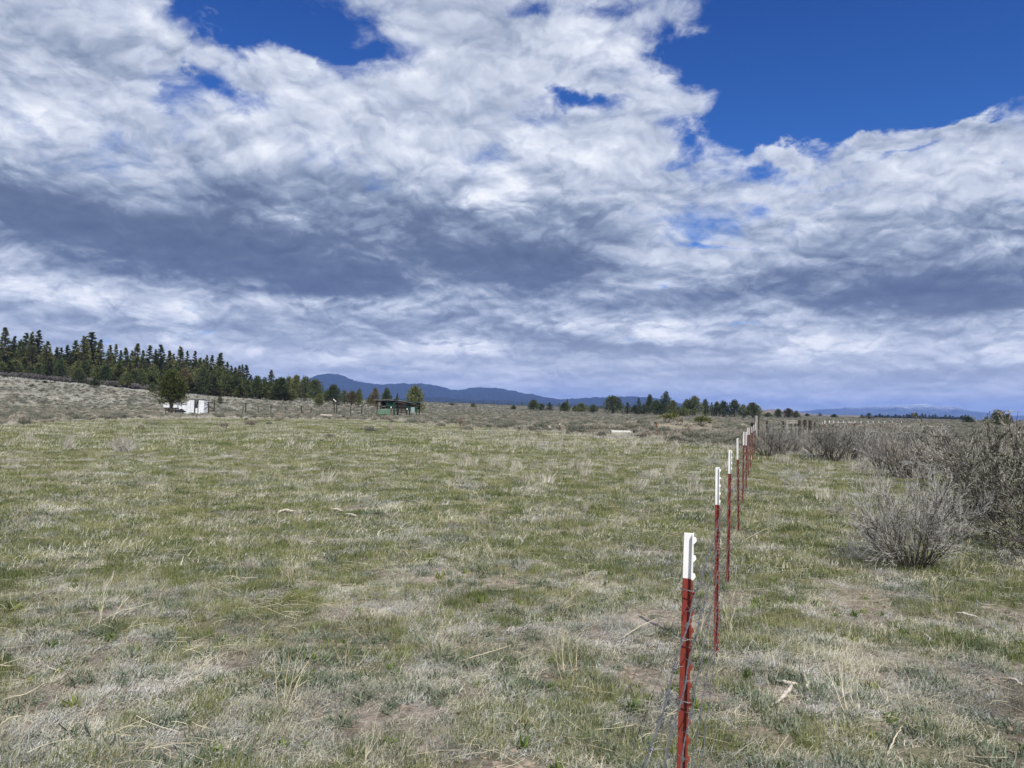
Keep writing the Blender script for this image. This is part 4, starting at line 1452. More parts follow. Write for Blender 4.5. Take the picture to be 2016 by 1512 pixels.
def build_sage():
    rng = np.random.default_rng(55)
    green = [dome_bush(500 + i, M_SAGE) for i in range(4)]
    brown = [dome_bush(510 + i, M_SAGEB) for i in range(3)]
    # candidates in the plain (outside the pasture)
    P = wedge(rng, 80000, 24, 1000, .46, 36.5)
    mm = meadow_mask(P[:, 0], P[:, 1])
    pat = .5 + 1.0 * fbm(P[:, 0], P[:, 1], .035, 3)
    prob = np.clip((1 - mm) * (.45 + .7 * pat), 0, 1) + mm * .006 * sstep(35, 60, np.hypot(P[:, 0], P[:, 1]))
    P = P[rng.random(len(P)) < prob]
    # leave room round the built things
    for c, r in KEEP_CLEAR:
        P = P[np.hypot(P[:, 0] - c[0], P[:, 1] - c[1]) > r]
    P = clear_sight(P)
    r = np.hypot(P[:, 0], P[:, 1])
    px = 1008 + FPX * P[:, 0] / P[:, 1]
    # behind the thicket on the right nearly nothing shows: start farther out
    P = P[~((px > 1500) & (r < 48))]
    r = np.hypot(P[:, 0], P[:, 1])
    o_ = np.argsort(r)
    P, r = P[o_], r[o_]
    forest = (r > 268) & (1008 + FPX * P[:, 0] / P[:, 1] < 640)
    P, r = P[~forest], r[~forest]
    pxs = 1008 + FPX * P[:, 0] / P[:, 1]
    vis = (pxs > -10) & (pxs < 1492) & (rng.random(len(P)) < .8)
    o_ = np.concatenate([np.nonzero(vis)[0][:280], np.setdiff1d(np.arange(len(P)), np.nonzero(vis)[0][:280])])
    P, r = P[o_], r[o_]
    n_ind = 280
    for i in range(n_ind):
        x, y = P[i]
        px_ = 1008 + FPX * x / y
        d = r[i]
        br = rng.random() < (.55 if d < 110 else .3)
        ms = (brown if br else green)[rng.integers(3 if br else 4)]
        s = rng.uniform(.6, 1.35)
        col = 'tan-brown' if br else 'grey-green'
        where = ('on the plain left of the white shed' if px_ < 320 else 'on the plain between the white shed and the green shelter' if px_ < 740 else
                 'on the plain between the green shelter and the rusty posts' if px_ < 1090 else 'on the plain around and behind the white trough' if px_ < 1300 else
                 'around the earth bank left of the corner posts' if px_ < 1490 else 'beyond the thicket right of the corner posts')
        o = link('sagebrush', None, loc=(x, y, gz(x, y) - .02), rot=(0, 0, rng.uniform(0, 6.28)), scale=(s, s, s * rng.uniform(.75, 1.15)),
                 label=f'low {col} sagebrush mound {where}', category='shrub', group=f'{col} sagebrush mounds {where}')
        for p, me in ms.items():
            link(p, me, parent=o)
    rest = P[n_ind:]
    ca = collect('sage_far', [ms['foliage'] for ms in green + brown[:2]])
    scatter('sagebrush_cover', 'countless small grey sagebrush mounds covering the plain to the tree line', rest, ca, 6,
            rng.uniform(.5, 1.25, len(rest)) * (1 + .0006 * r[n_ind:]), rng, .05)
    # pale tall grass belt along the pasture's far edge
    bl = []
    for i in range(5):
        V, F = tuft(520 + i, 60, .26, .22, .66, .017, .42, .35)
        bl.append(mesh_np(f'bunch_{i}', V, F, [M_BUNCH]))
    cb = collect('belt_grass', bl)
    Q = wedge(rng, 60000, 22, 170, .8, 37)
    mm = meadow_mask(Q[:, 0], Q[:, 1])
    edge = np.exp(-((mm - .30) / .26) ** 2)
    Q = Q[rng.random(len(Q)) < edge * .34 * np.clip(.5 + 1.3 * fbm(Q[:, 0], Q[:, 1], .11, 3), .05, 1)]
    for c, rr in KEEP_CLEAR:
        Q = Q[np.hypot(Q[:, 0] - c[0], Q[:, 1] - c[1]) > rr * .8]
    Q = clear_sight(Q)
    scatter('tall_dry_grass', 'belt of tall pale dead grass along the far edge of the pasture', Q, cb, 5, rng.uniform(.6, 1.2, len(Q)), rng, .06)
    # dry clumps scattered through the far pasture toward the fence
    Q = wedge(rng, 5000, 16, 60, .7, 37)
    pxq = 1008 + FPX * Q[:, 0] / Q[:, 1]
    w = np.exp(-((pxq - 1180) / 240) ** 2) * .45 + .05
    w = np.where(pxq > 1500, .4, w)
    Q = Q[rng.random(len(Q)) < w * np.clip(.4 + 1.4 * fbm(Q[:, 0], Q[:, 1], .16, 3), 0, 1)]
    scatter('bunchgrass', 'loose pale bunchgrass clumps in the dry part of the far pasture', Q, cb, 5, rng.uniform(.2, .7, len(Q)), rng, .12)
    # the clumps that stand out one by one
    for px_, py_, s, lab in [(236, 890, 1.2, 'pale wind-swept bunchgrass tussock standing out in the left pasture'),
                             (133, 886, .9, 'dull grey bunchgrass tussock left of the wind-swept pale one'),
                             (60, 872, .8, 'pale bunchgrass tussock near the left edge of the pasture'),
                             (768, 846, 1.1, 'pale bunchgrass tussock at the far end of the green pasture'),
                             (1330, 885, .9, 'pale bunchgrass tussock behind the dry patch left of the fence'),
                             (1150, 1010, .35, 'small grey tussock in the middle of the pasture'),
                             (490, 1125, .30, 'flattened whitish grey tussock in the left foreground pasture')]:
        g = on_ground(px_, py_)
        o = link('bunchgrass_tussock', mesh_np('tussock_blades', *tuft(600 + px_, 190, .16, .3, .72, .012, .5, .4), [M_BUNCH]), loc=g, scale=s,
                 rot=(.1, .15, px_), label=lab, category='tussock')
    # grey mound of dead brush plants at the fence foot
    for px_, py_, s, lab in [(1450, 1290, 1.0, 'grey fluffy clump of dead weeds between the first two fence posts'),
                             (1640, 1300, .9, 'rounded tan clump of dead grass on bare soil in the right foreground'),
                             (1830, 1350, .8, 'whitish grey clump of dead weeds in the right foreground'),
                             (480, 1235, .7, 'whitish grey clump of dead weeds left of centre in the foreground'),
                             (1230, 1240, .6, 'grey clump of dead weeds on the bare patch left of the nearest post'),
                             (1040, 1110, .5, 'grey clump of dead weeds in the middle foreground')]:
        V, F = tuft(700 + px_, 420, .30, .06, .20, .0034, .9, 1.1, .5)
        o = link('dead_weed_clump', mesh_np('clump_blades', V, F, [M_GREY if 'tan' not in lab else M_DRY]), loc=on_ground(px_, py_), scale=s,
                 rot=(0, 0, px_), label=lab, category='weeds')


KEEP_CLEAR = []
SIGHT = [(1192, 1256, 38, 68), (318, 430, 112, 150), (728, 834, 136, 156), (622, 682, 118, 132), (1296, 1405, 62, 92), (898, 916, 60, 76), (1094, 1110, 50, 66), (1286, 1300, 46, 60)]


def clear_sight(P):
    px = 1008 + FPX * P[:, 0] / P[:, 1]
    ok = np.ones(len(P), bool)
    for a, b, c, d in SIGHT:
        ok &= ~((px > a) & (px < b) & (P[:, 1] > c) & (P[:, 1] < d))
    return P[ok]


for _px, _d, _r in [(365, 141, 6.5), (412, 150, 3), (783, 150, 8), (1224, 66, 2.6), (652, 130, 4.5), (337, 136, 3.5), (783, 140, 6), (365, 133, 5)]:
    _p = stand(_px, _d)
    KEEP_CLEAR.append(((_p.x, _p.y), _r))
build_hero_shrubs()
build_sage()
build_forest_brush()


# ------------------------------------------------------------------ things people made
def paint_mat(name, col, under, amount, rough=.6):
    m, k, b = material(name, rough, .3)
    tc = k.node('ShaderNodeTexCoord').outputs['Object']
    n = k.noise(tc, 55, 6, .7, dim='3D')
    n2 = k.noise(tc, 7, 4, .6, dim='3D')
    v = k.smooth(n2, .3, .7, .72, 1.12, 'LINEAR')
    g = k.node('ShaderNodeCombineColor')
    for i in range(3):
        k.l.new(v, g.inputs[i])
    c = k.mix(1.0, (*col, 1), g.outputs[0], 'MULTIPLY')
    k.l.new(k.mix(k.smooth(k.math('MULTIPLY_ADD', n2, .35, n), amount, amount + .035), c, (*under, 1)), b.inputs['Base Color'])
    bp = k.node('ShaderNodeBump')
    bp.inputs['Strength'].default_value = .3
    bp.inputs['Distance'].default_value = .002
    k.l.new(n, bp.inputs['Height'])
    k.l.new(bp.outputs[0], b.inputs['Normal'])
    return m


M_RED = paint_mat('red_post_paint', (.22, .037, .024), (.075, .035, .025), .76)
M_WHITE = paint_mat('white_post_paint', (.80, .80, .78), (.25, .13, .10), .86)
M_WIRE = simple_mat('galvanised_wire', (.15, .153, .158), .35, 40, .55, .4, 0, .5)
M_RUST = simple_mat('rusty_steel', (.13, .055, .032), .45, 20, .85, .2, .3)
M_WOODG = simple_mat('weathered_grey_wood', (.26, .245, .225), .35, 6, .9, .1, .5)
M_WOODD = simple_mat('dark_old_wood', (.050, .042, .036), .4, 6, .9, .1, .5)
M_PANEL = simple_mat('white_sheet_metal', (.60, .62, .65), .22, 2.2, .5, .4)
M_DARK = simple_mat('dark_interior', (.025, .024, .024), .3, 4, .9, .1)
M_GREENW = simple_mat('faded_green_boards', (.018, .048, .036), .4, 3, .8, .2, .3)
M_GREENT = simple_mat('pale_green_tarp', (.10, .17, .115), .25, 1.5, .6, .3)
M_ROOF = simple_mat('dull_roof_tin', (.035, .045, .040), .35, 1.5, .6, .3)
M_BLEACH = simple_mat('bleached_wood', (.44, .40, .345), .5, 30, .9, .1, .7)
M_COW = simple_mat('black_hide', (.010, .009, .009), .3, 4, .6, .3)


def prism(pts, y0, y1):
    """polygon in the X-Z plane extruded along Y"""
    n = len(pts)
    V = [(x, y0, z) for x, z in pts] + [(x, y1, z) for x, z in pts]
    F = [list(range(n - 1, -1, -1)), list(range(n, 2 * n))] + [[i, (i + 1) % n, n + (i + 1) % n, n + i] for i in range(n)]
    return V, F


def poly_mesh(name, V, F, mats, bev=0.0):
    me = bpy.data.meshes.new(name)
    me.from_pydata([tuple(v) for v in V], [], F)
    for m in mats:
        me.materials.append(m)
    bm = bmesh.new()
    bm.from_mesh(me)
    bmesh.ops.recalc_face_normals(bm, faces=bm.faces[:])
    if bev:
        bmesh.ops.bevel(bm, geom=bm.edges[:], offset=bev, segments=1, affect='EDGES')
    bm.to_mesh(me)
    bm.free()
    return me


def bars(name, lst, mat, bev=0.0):
    return bevelled(name, [bar_vf(*b) for b in lst], [mat], bev)


# ---- steel T posts.  local x = stud side, y = along the fence, z up
def tee_profile():
    f, t, s = .0160, .0019, .027
    # flange (along y) with the stem running to -x
    return [(t, -f), (t, f), (-t, f), (-t, t * 1.1), (-s, t * .9), (-s, -t * .9), (-t, -t * 1.1), (-t, -f)]


def tee_mesh(name, z0, z1, mat):
    pr = tee_profile()
    n = len(pr)
    V = [(x, y, z0) for x, y in pr] + [(x, y, z1) for x, y in pr]
    F = [list(range(n - 1, -1, -1)), list(range(n, 2 * n))] + [[i, (i + 1) % n, n + (i + 1) % n, n + i] for i in range(n)]
    return poly_mesh(name, V, F, [mat], .0007)


def stud_mesh(mat):
    V = [(.0022, -.008, -.010), (.0022, .008, -.010), (.0022, .008, .010), (.0022, -.008, .010),
         (.0105, -.005, .000), (.0105, .005, .000), (.0085, .005, .009), (.0085, -.005, .009)]
    F = [[0, 1, 5, 4], [4, 5, 6, 7], [7, 6, 2, 3], [0, 4, 7, 3], [1, 2, 6, 5], [0, 3, 2, 1]]
    return poly_mesh('stud_mesh', V, F, [mat])


def polyline_tube(name, pts, r, mat, sides=6):
    P = np.array([[tuple(p) for p in pts]], float)
    V, F = tubes(P, np.full((1, len(pts)), r), sides)
    return mesh_np(name, V, F, [mat], smooth=True)


FENCE_PX = [  # top pixel, white/red boundary row, base pixel, depth
    ((1365, 1050), 1140, (1338, 1895), 2.28),
    ((1416.5, 920), 994, (1413, 1290), 5.27),
    ((1440, 886), 933, (1435, 1148), 7.55),
    ((1454, 863), 905, (1455.5, 1048), 10.9),
    ((1466, 851), 877, (1463, 1000), 14.2),
    ((1470.5, 850.5), 877, (1470, 968), 17.4),
    ((1473, 842), 856, (1474, 943), 20.8),
    ((1476, 842), 856, (1478, 925), 24.4),
    ((1481, 840), 852, (1481.5, 910), 28.2),
    ((1485, 836), 849, (1485, 900), 32.4),
    ((1488, 833), 847, (1488, 890), 36.4)]
WHITE = {}


def build_wire_fence():
    root = link('barbed_wire_fence', None, loc=stand(1413, 5.27), category='fence',
                label='barbed wire fence on red steel posts with white tips, running out from the right foreground')
    org = Vector(root.location)
    studr, studw = stud_mesh(M_RED), stud_mesh(M_WHITE)
    tops, bases = [], []
    for k, (tp, yb, bp, d) in enumerate(FENCE_PX):
        T = at(*tp, d)
        B = at(*bp, d)
        B.z = gz(B.x, B.y)
        tops.append(T)
        bases.append(B)
    # one more behind the camera, so the strands do not stop in mid-air
    B0 = bases[0] + (bases[0] - bases[1])
    B0.z = gz(B0.x, B0.y)
    T0 = B0 + Vector((0, 0, 1.30))
    posts = [(T0, B0, T0.z - .14)] + [(t, b, at(f[0][0], f[1], f[3]).z) for t, b, f in zip(tops, bases, FENCE_PX)]
    along = (bases[3] - bases[0]).normalized()
    yaw = math.atan2(-along.x, along.y)       # local y -> along the fence
    H_ = [.970, .845, .685, .50, .30]  # strand heights as a share of the red part
    frames = []
    for k, (T, B, zb) in enumerate(posts):
        ax = (T - B)
        h = ax.length
        q = ax.to_track_quat('Z', 'Y')
        rot = (q.to_matrix() @ Matrix.Rotation(0, 3, 'Z'))
        # yaw about own axis, lean from the photograph
        m = Matrix.Rotation(0, 3, 'Z')
        zz = ax.normalized()
        yy = (Vector((math.sin(-yaw), math.cos(yaw), 0)) - zz * zz.dot(Vector((math.sin(-yaw), math.cos(yaw), 0)))).normalized()
        xx = yy.cross(zz)
        if k == 1:
            a_ = R(0)
            xx, yy = xx * math.cos(a_) + yy * math.sin(a_), yy * math.cos(a_) - xx * math.sin(a_)
        M3 = Matrix((xx, yy, zz)).transposed()
        hr = (zb - B.z) / zz.z
        post = link('fence_post', tee_mesh('post_shaft', -.35, hr, M_RED), parent=root, loc=B - org, rot=M3.to_euler())
        if k == 0:
            pass
        tip = link('white_tip', tee_mesh('post_tip', hr + .0003, h, M_WHITE), parent=post)
        nz = int(h / .0535)
        for i in range(nz):
            z = h - .022 - i * .0535
            if z < .03:
                break
            wh = z > hr
            if k <= 3:
                link('stud', studw if wh else studr, parent=post, loc=(0, 0, z))
        if k > 3:
            parts = []
            for i in range(nz):
                z = h - .022 - i * .0535
                if z > .03:
                    parts.append(box_vf(.006, 0, z, .010, .014, .02))
            link('studs', bevelled('stud_row', parts, [M_RED], 0), parent=post)
        pts = []
        for s in H_:
            zc = s * hr
            p = B + xx * .0145 + zz * zc
            pts.append(p)
            if k <= 4:
                # wire clip wrapped round the post
                loop = [(.013, -.008, 0), (.004, -.022, .002), (-.012, -.021, .004), (-.0345, -.006, .005), (-.0355, .004, .003),
                        (-.014, .022, .001), (.004, .022, 0), (.014, .008, -.002), (.016, .004, .006)]
                link('wire_clip', polyline_tube('clip', [(x, y, zc + z) for x, y, z in loop], .0016, M_WIRE, 5), parent=post)
        frames.append((pts, xx, yy, zz))
    # strands
    rng = np.random.default_rng(9)
    bb = []
    # one barb: two wraps and four points
    w = []
    for s in (-1, 1):
        t = np.linspace(0, 2 * np.pi * 1.4, 9)
        w.append(polytube_vf(np.stack([.0042 * np.cos(t), s * .003 + .0022 * s * t / 6.28, .0042 * np.sin(t)], 1), .0010))
        for e in (-1, 1):
            a = rng.uniform(.3, 1.2) * s
            w.append(polytube_vf(np.array([[0, s * .004, 0], [e * .007 * math.cos(a), s * .006, e * .009 * math.sin(a) + .002],
                                           [e * .017 * math.cos(a), s * .009, e * .019 * math.sin(a)]]), .0010, taper=.4))
    V, F = join_vf(w)
    barb = mesh_np('barb_mesh', V, F, [M_WIRE])
    for si in range(len(H_)):
        segs = []
        barbs_far = []
        strand = link('barbed_wire', None, parent=root)
        first = True
        line = []
        for k in range(len(frames) - 1):
            a, b = frames[k][0][si], frames[k + 1][0][si]
            L = (b - a).length
            n = max(6, int(L / .045)) if k <= 2 else 14
            t = np.linspace(0, 1, n + 1)[:(None if k == len(frames) - 2 else -1)]
            sag = (.012 + .02 * rng.random()) * 4 * t * (1 - t)
            wob = .004 * np.sin(t * 37 + si) * (k <= 2)
            for tt, sg, wb in zip(t, sag, wob):
                p = a.lerp(b, float(tt))
                line.append((p.x + wb - org.x, p.y - org.y, p.z - sg + wb - org.z, k))
            nb = int(L / .14)
            for j in range(nb):
                tj = (j + rng.uniform(.3, .7)) / nb
                p = a.lerp(b, tj)
                p.z -= (.016 + .012) * 4 * tj * (1 - tj)
                d = (b - a).normalized()
                if k <= 1 and (k == 1 or tj > .25):
                    q = d.to_track_quat('Y', 'Z').to_matrix() @ Matrix.Rotation(rng.uniform(0, 6.28), 3, 'Y')
                    bb.append((p - org, q.to_euler(), strand))
                elif k <= 5:
                    for e in (0, 1):
                        v = Vector(rand_unit(rng, 1)[0]) * (.017 if k < 4 else .024)
                        barbs_far.append(np.array([tuple(p - org - v), tuple(p - org), tuple(p - org + v)]))
        ln = np.array([l[:3] for l in line])
        s_ = np.concatenate([[0], np.cumsum(np.linalg.norm(np.diff(ln, axis=0), axis=1))])
        # resample finely where it is near, and twist two wires round each other
        ss = [0.0]
        while ss[-1] < s_[-1]:
            ss.append(ss[-1] + (.018 if ss[-1] < 7 else .4))
        ss = np.array(ss[:-1] + [s_[-1]])
        C = np.stack([np.interp(ss, s_, ln[:, i]) for i in range(3)], 1)
        ph = ss * 2 * np.pi / .085
        u, v = frame_of(np.gradient(C, axis=0))
        tws = []
        for e in (0, np.pi):
            tws.append(tubes((C + (u * np.cos(ph + e)[:, None] + v * np.sin(ph + e)[:, None]) * .0012)[None], np.full((1, len(C)), .0012), 4))
        if barbs_far:
            tws.append(tubes(np.array(barbs_far), np.full((len(barbs_far), 3), .0011), 3))
        V, F = join_vf(tws)
        strand.data if False else None
        link('strand', mesh_np('strand_mesh', V, F, [M_WIRE], smooth=True), parent=strand)
    for p, e, s in bb:
        link('barb', barb, parent=s, loc=p, rot=e)


def polytube_vf(P, r, taper=1.0, sides=4):
    P = np.asarray(P, float)
    return tubes(P[None], (r * np.linspace(1, taper, len(P)))[None], sides)


def wood_post(name, px, top, d, wpx, mat, parent=None, org=None, lean=0.0):
    g = stand(px, d)
    t = at(px + lean, top, d)
    w = wpx / FPX * d
    me = bars('post_mesh', [((0, 0, -.3), tuple(t - g), w)], mat, w * .12)
    if parent is None:
        return link(name, me, loc=g)
    return link(name, me, parent=parent, loc=g - org)


def build_corner_and_far_fences():
    # wooden corner of the wire fence
    g0 = stand(1489, 39.5)
    root = link('corner_brace', None, loc=g0, category='fence post', label='pair of tall weathered wooden corner posts with a rail where the red-posted fence ends')
    wood_post('post', 1488.5, 818.5, 39.5, 5.2, M_WOODG, root, g0)
    wood_post('post', 1492.5, 820, 41.5, 4.2, M_WOODD, root, g0)
    wood_post('post', 1480.5, 831, 41.0, 3.6, M_WOODD, root, g0)
    a, b = at(1480, 836, 41.0) - g0, at(1489, 834, 39.6) - g0
    link('rail', bars('rail_mesh', [(tuple(a), tuple(b), .09)], M_WOODD, .01), parent=root)
    # grey tube gate
    g0 = stand(1560, 43)
    root = link('grey_gate', None, loc=g0, category='gate', label='grey barred gate half hidden by grey bushes right of the corner posts')

    def B(p, q, w, nm, mat=M_WOODG, d=43.0, d2=None):
        link(nm, bars(nm + '_mesh', [(tuple(at(*p, d) - g0), tuple(at(*q, d2 or d) - g0), w)], mat, w * .1), parent=root)
    B((1548, 829), (1573, 829), .07, 'rail')
    B((1548, 832.5), (1573, 833), .07, 'rail')
    B((1551, 842), (1573, 843), .06, 'rail')
    B((1553, 852), (1573, 853), .06, 'rail')
    B((1549, 828), (1549, 868), .09, 'upright')
    B((1557.5, 833), (1557.5, 866), .06, 'upright', M_WOODD)
    B((1566, 833), (1566, 866), .06, 'upright', M_WOODD)
    B((1573.5, 827), (1573.5, 872), .15, 'post', M_WOODD)
    for px, top, d, w, lab in [(1585, 826, 44, 5, 'left one of two dark charred stakes right of the grey gate'),
                               (1595, 827, 45, 5, 'right one of two dark charred stakes right of the grey gate'),
                               (1510, 828, 47, 3, 'short dark stake between the corner posts and the grey gate'),
                               (1542, 829, 46, 3, 'thin dark stake just left of the grey gate'),
                               (1604, 832, 46, 2.5, 'slim brown stake right of the two dark stakes')]:
        o = wood_post('wooden_stake', px, top, d, w, M_WOODD)
        o['label'] = lab
        o['category'] = 'stake'
    # second line of red posts running away to the right
    g0 = stand(1640, 70)
    root = link('far_wire_fence', None, loc=g0, category='fence', label='distant fence of small red posts with white tips crossing above the grey thicket')
    xs = [1624, 1633, 1641, 1650, 1661, 1671, 1683, 1695, 1709, 1719, 1730, 1742, 1757, 1775]
    prev = None
    for i, px in enumerate(xs):
        d = 56 + i * 4.2
        g = stand(px, d)
        zt = at(px, 828 + i * .1, d).z
        h = max(zt - g.z, 1.25)
        w = .055
        p = link('fence_post', bars('far_post_mesh', [((0, 0, -.2), (0, 0, h - .22), w)], M_RED, .004), parent=root, loc=g - g0)
        link('white_tip', bars('far_tip_mesh', [((0, 0, h - .219), (0, 0, h), w)], M_WHITE, .004), parent=p)
        if prev is not None:
            for s in (.35, .6, .85):
                link('wire', polyline_tube('far_wire', [prev + Vector((0, 0, s * h)) - g0, g + Vector((0, 0, s * h)) - g0], .004, M_WIRE, 4), parent=root)
        prev = g
    # rusty cross fence in the pasture
    g0 = stand(1102, 66)
    root = link('rusty_post_fence', None, loc=g0, category='fence', label='sparse cross fence of rusty steel posts at the far end of the pasture')
    info = [(907, 822.5, 74), (1102, 834, 64), (1293, 833, 58)]
    pos = []
    for px, top, d in info:
        g = stand(px, d)
        h = at(px, top, d).z - g.z
        p = link('fence_post', bars('rusty_post_mesh', [((0, 0, -.3), (0.01, 0, h - .1), .075), ((0.03, 0, -.3), (0.04, 0, h - .1), .03)], M_RUST, .004), parent=root, loc=g - g0)
        link('white_tip', bars('rusty_tip_mesh', [((.01, 0, h - .099), (.01, 0, h), .07)], M_WHITE if px == 1102 else M_RUST, .004), parent=p)
        pos.append((g, h))
    for (g1, h1), (g2, h2) in zip(pos, pos[1:]):
        for s in (.45, .8):
            m = (g1 + g2) / 2
            m.z = max(m.z, gz(m.x, m.y)) + s * (h1 + h2) / 2 - .08
            link('wire', polyline_tube('cross_wire', [g1 + Vector((0, 0, s * h1)) - g0, m - g0, g2 + Vector((0, 0, s * h2)) - g0], .003, M_WIRE, 4), parent=root)
    # old post fence behind the pasture
    g0 = stand(560, 150)
    root = link('old_post_fence', None, loc=g0, category='fence', label='old wooden post fence crossing the sage plain right of the white shed')
    info = [(478, 801, 2.0), (483, 793, 3.2), (508, 800, 1.6), (533, 798, 2.0), (561, 800, 1.6), (593, 799, 3.2), (612, 803, 2.4), (712, 797, 3.0), (690, 800, 2.4)]
    pos = []
    for px, top, w in info:
        d = 146
        g = stand(px, d)
        h = max(at(px, top, d).z - g.z, .7)
        ww = .62 * w / FPX * d
        link('fence_post', bars('old_post_mesh', [((0, 0, -.3), (.03, 0, h), ww)], M_WOODD, ww * .1), parent=root, loc=g - g0)
        pos.append(g + Vector((0, 0, h)))
    pos.sort(key=lambda v: v.x)
    for a, b in zip(pos, pos[1:]):
        for s in (.25, .7):
            z0 = Vector((0, 0, -s * .9))
            link('wire', polyline_tube('old_wire', [a + z0 - g0, b + z0 - g0], .004, M_WIRE, 4), parent=root)


def build_shed():
    d = 146.0
    g0 = stand(377, d)
    root = link('white_shed', None, loc=g0, category='shed', label='small battered white sheet-metal shed behind the lone juniper, with a dark doorway')
    s = d / FPX
    gy = 813.0
    z0 = g0.z

    def L(px, py):
        p = at(px, py, d)
        return (p.x - g0.x, p.z - z0)
    base = -.3
    dep = 2.6
    lx = [L(352, 797), L(361, 795.5), L(370, 793.5), L(374, 787), L(382.6, 788)]
    # left wall of ribbed white sheets, each a panel
    edges = [352, 357, 362, 367, 371, 375, 379, 382.6]
    tops = [797, 796, 795, 793.5, 789.5, 786.5, 787.3, 788]
    for i in range(len(edges) - 1):
        a, b = L(edges[i], tops[i]), L(edges[i + 1], tops[i + 1])
        off = .03 * (i % 2)
        V, F = prism([(a[0] + .01, base), (b[0] - .01, base), (b[0] - .01, b[1]), (a[0] + .01, a[1])], off, off + .05)
        link('wall_panel', poly_mesh('panel_mesh', V, F, [M_PANEL], .008), parent=root)
    # back and side walls
    a, b = L(352, 797), L(402, 789)
    V, F = prism([(a[0], base), (L(382, 802)[0], base), (L(382, 788)[0], L(382, 789)[1]), (a[0], a[1] - .1)], dep, dep + .05)
    link('back_wall', poly_mesh('back_mesh', V, F, [M_PANEL]), parent=root)
    V, F = prism([(L(391, 802)[0], base), (b[0], base), (b[0], b[1]), (L(391, 802)[0], b[1])], dep, dep + .05)
    link('back_wall', poly_mesh('back_mesh', V, F, [M_PANEL]), parent=root)
    me = bevelled('side_mesh', [box_vf(b[0] - .03, dep / 2, (base + b[1]) / 2, .05, dep - .1, b[1] - base)], [M_PANEL])
    link('side_wall', me, parent=root)
    me = bevelled('side_mesh', [box_vf(a[0] + .03, dep / 2 + .04, (base + a[1]) / 2 - .05, .05, dep - .16, a[1] - base - .1)], [M_PANEL])
    link('side_wall', me, parent=root)
    # door bay: dark frame, low white infill, dark inside
    x0, x1 = L(382.8, 802)[0], L(391.0, 802)[0]
    zt = L(385, 788.5)[1]
    fr = [((x0 + .09, -.02, base), (x0 + .09, -.02, zt), .16), ((x1 - .07, -.02, base), (x1 - .07, -.02, zt), .14), ((x0, -.03, zt), (x1, -.03, zt), .15),
          ((x0, -.03, L(385, 796.5)[1]), (x1 - .1, -.03, L(385, 796.5)[1]), .10)]
    link('door_frame', bars('frame_mesh', fr, M_WOODD, .01), parent=root)
    zi = L(385, 803.5)[1]
    V, F = prism([(x0 + .18, base), (x1 - .15, base), (x1 - .15, zi), (x0 + .18, zi)], .02, .08)
    link('door', poly_mesh('door_mesh', V, F, [M_PANEL], .01), parent=root)
    V, F = prism([(x0 + .45, zi), (x1 - .15, zi), (x1 - .15, zt - .2), (x0 + .45, L(385, 797)[1])], .30, .36)
    link('inner_panel', poly_mesh('inner_mesh', V, F, [M_PANEL], .01), parent=root)
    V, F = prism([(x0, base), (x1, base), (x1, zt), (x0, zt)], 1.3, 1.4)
    link('inner_wall', poly_mesh('inner_wall_mesh', V, F, [M_DARK]), parent=root)  # near-black sheet, its colour stands in for the shade inside the doorway
    # right panel, a little askew
    a, b = L(391.2, 788), L(402, 789)
    V, F = prism([(a[0], base), (b[0] - .05, base), (b[0] + .02, b[1]), (a[0] + .02, a[1])], -.06, .0)
    link('front_panel', poly_mesh('front_mesh', V, F, [M_PANEL], .015), parent=root)
    # roof sheets
    for i, (p, q) in enumerate([((352, 797), (370, 794.5)), ((374, 786), (391, 787.6)), ((391, 787.4), (402.4, 788.4))]):
        a, b = L(*p), L(*q)
        V, F = prism([(a[0], a[1] + .02), (b[0], b[1] + .02), (b[0], b[1] + .09), (a[0], a[1] + .09)], -.12, dep + .1)
        link('roof', poly_mesh('roof_mesh', V, F, [M_ROOF if i else M_PANEL], .01), parent=root)
    # low white tank on a brown frame left of it
    g1 = stand(338, 149)
    s = 149 / FPX
    root = link('white_tank', None, loc=g1, category='tank', label='long low white tank body on a rusty frame, half hidden by the lone juniper trunk')
    a, b = at(324.5, 793, 149) - g1, at(351.5, 803, 149) - g1
    pts = [(a.x, b.z), (b.x, b.z), (b.x, a.z - .1), (b.x - .15, a.z), (a.x + .5, a.z), (a.x, a.z - .35)]
    V, F = prism(pts, -.7, .9)
    link('body', poly_mesh('tank_mesh', V, F, [M_PANEL], .05), parent=root)
    fr = [((a.x + .2, -.6, b.z - .12), (b.x - .1, -.6, b.z - .12), .2), ((a.x + .2, .7, b.z - .12), (b.x - .1, .7, b.z - .12), .2)]
    fr += [((x, y, -.2), (x, y, b.z - .2), .12) for x in (a.x + .5, b.x - .3) for y in (-.6, .7)]
    link('frame', bars('tank_frame', fr, M_WOODD, .01), parent=root)
    # crossed wooden brace
    g2 = stand(413, 143)
    root = link('wooden_brace', None, loc=g2, category='fence', label='dark crossed wooden brace with a top rail right of the white shed')

    def Q(p):
        return tuple(at(*p, 143.0) - g2)
    link('post', bars('post_m', [(Q((410.7, 818)), Q((410.5, 791)), .22)], M_WOODD, .02), parent=root)
    link('post', bars('post_m', [(Q((422, 806)), Q((422.3, 788)), .17)], M_WOODD, .02), parent=root)
    link('rail', bars('rail_m', [(Q((408, 792.3)), Q((420, 792.1)), .13)], M_WOODD, .01), parent=root)
    link('brace', bars('brace_m', [(Q((402.5, 793)), Q((422.5, 807.5)), .12)], M_WOODD, .01), parent=root)
    link('brace', bars('brace_m', [(Q((401.5, 807)), Q((411, 799.5)), .09)], M_WOODD, .01), parent=root)
    link('sill', bars('sill_m', [(Q((418.5, 808)), Q((424, 808)), .12)], M_WOODD, .01), parent=root)


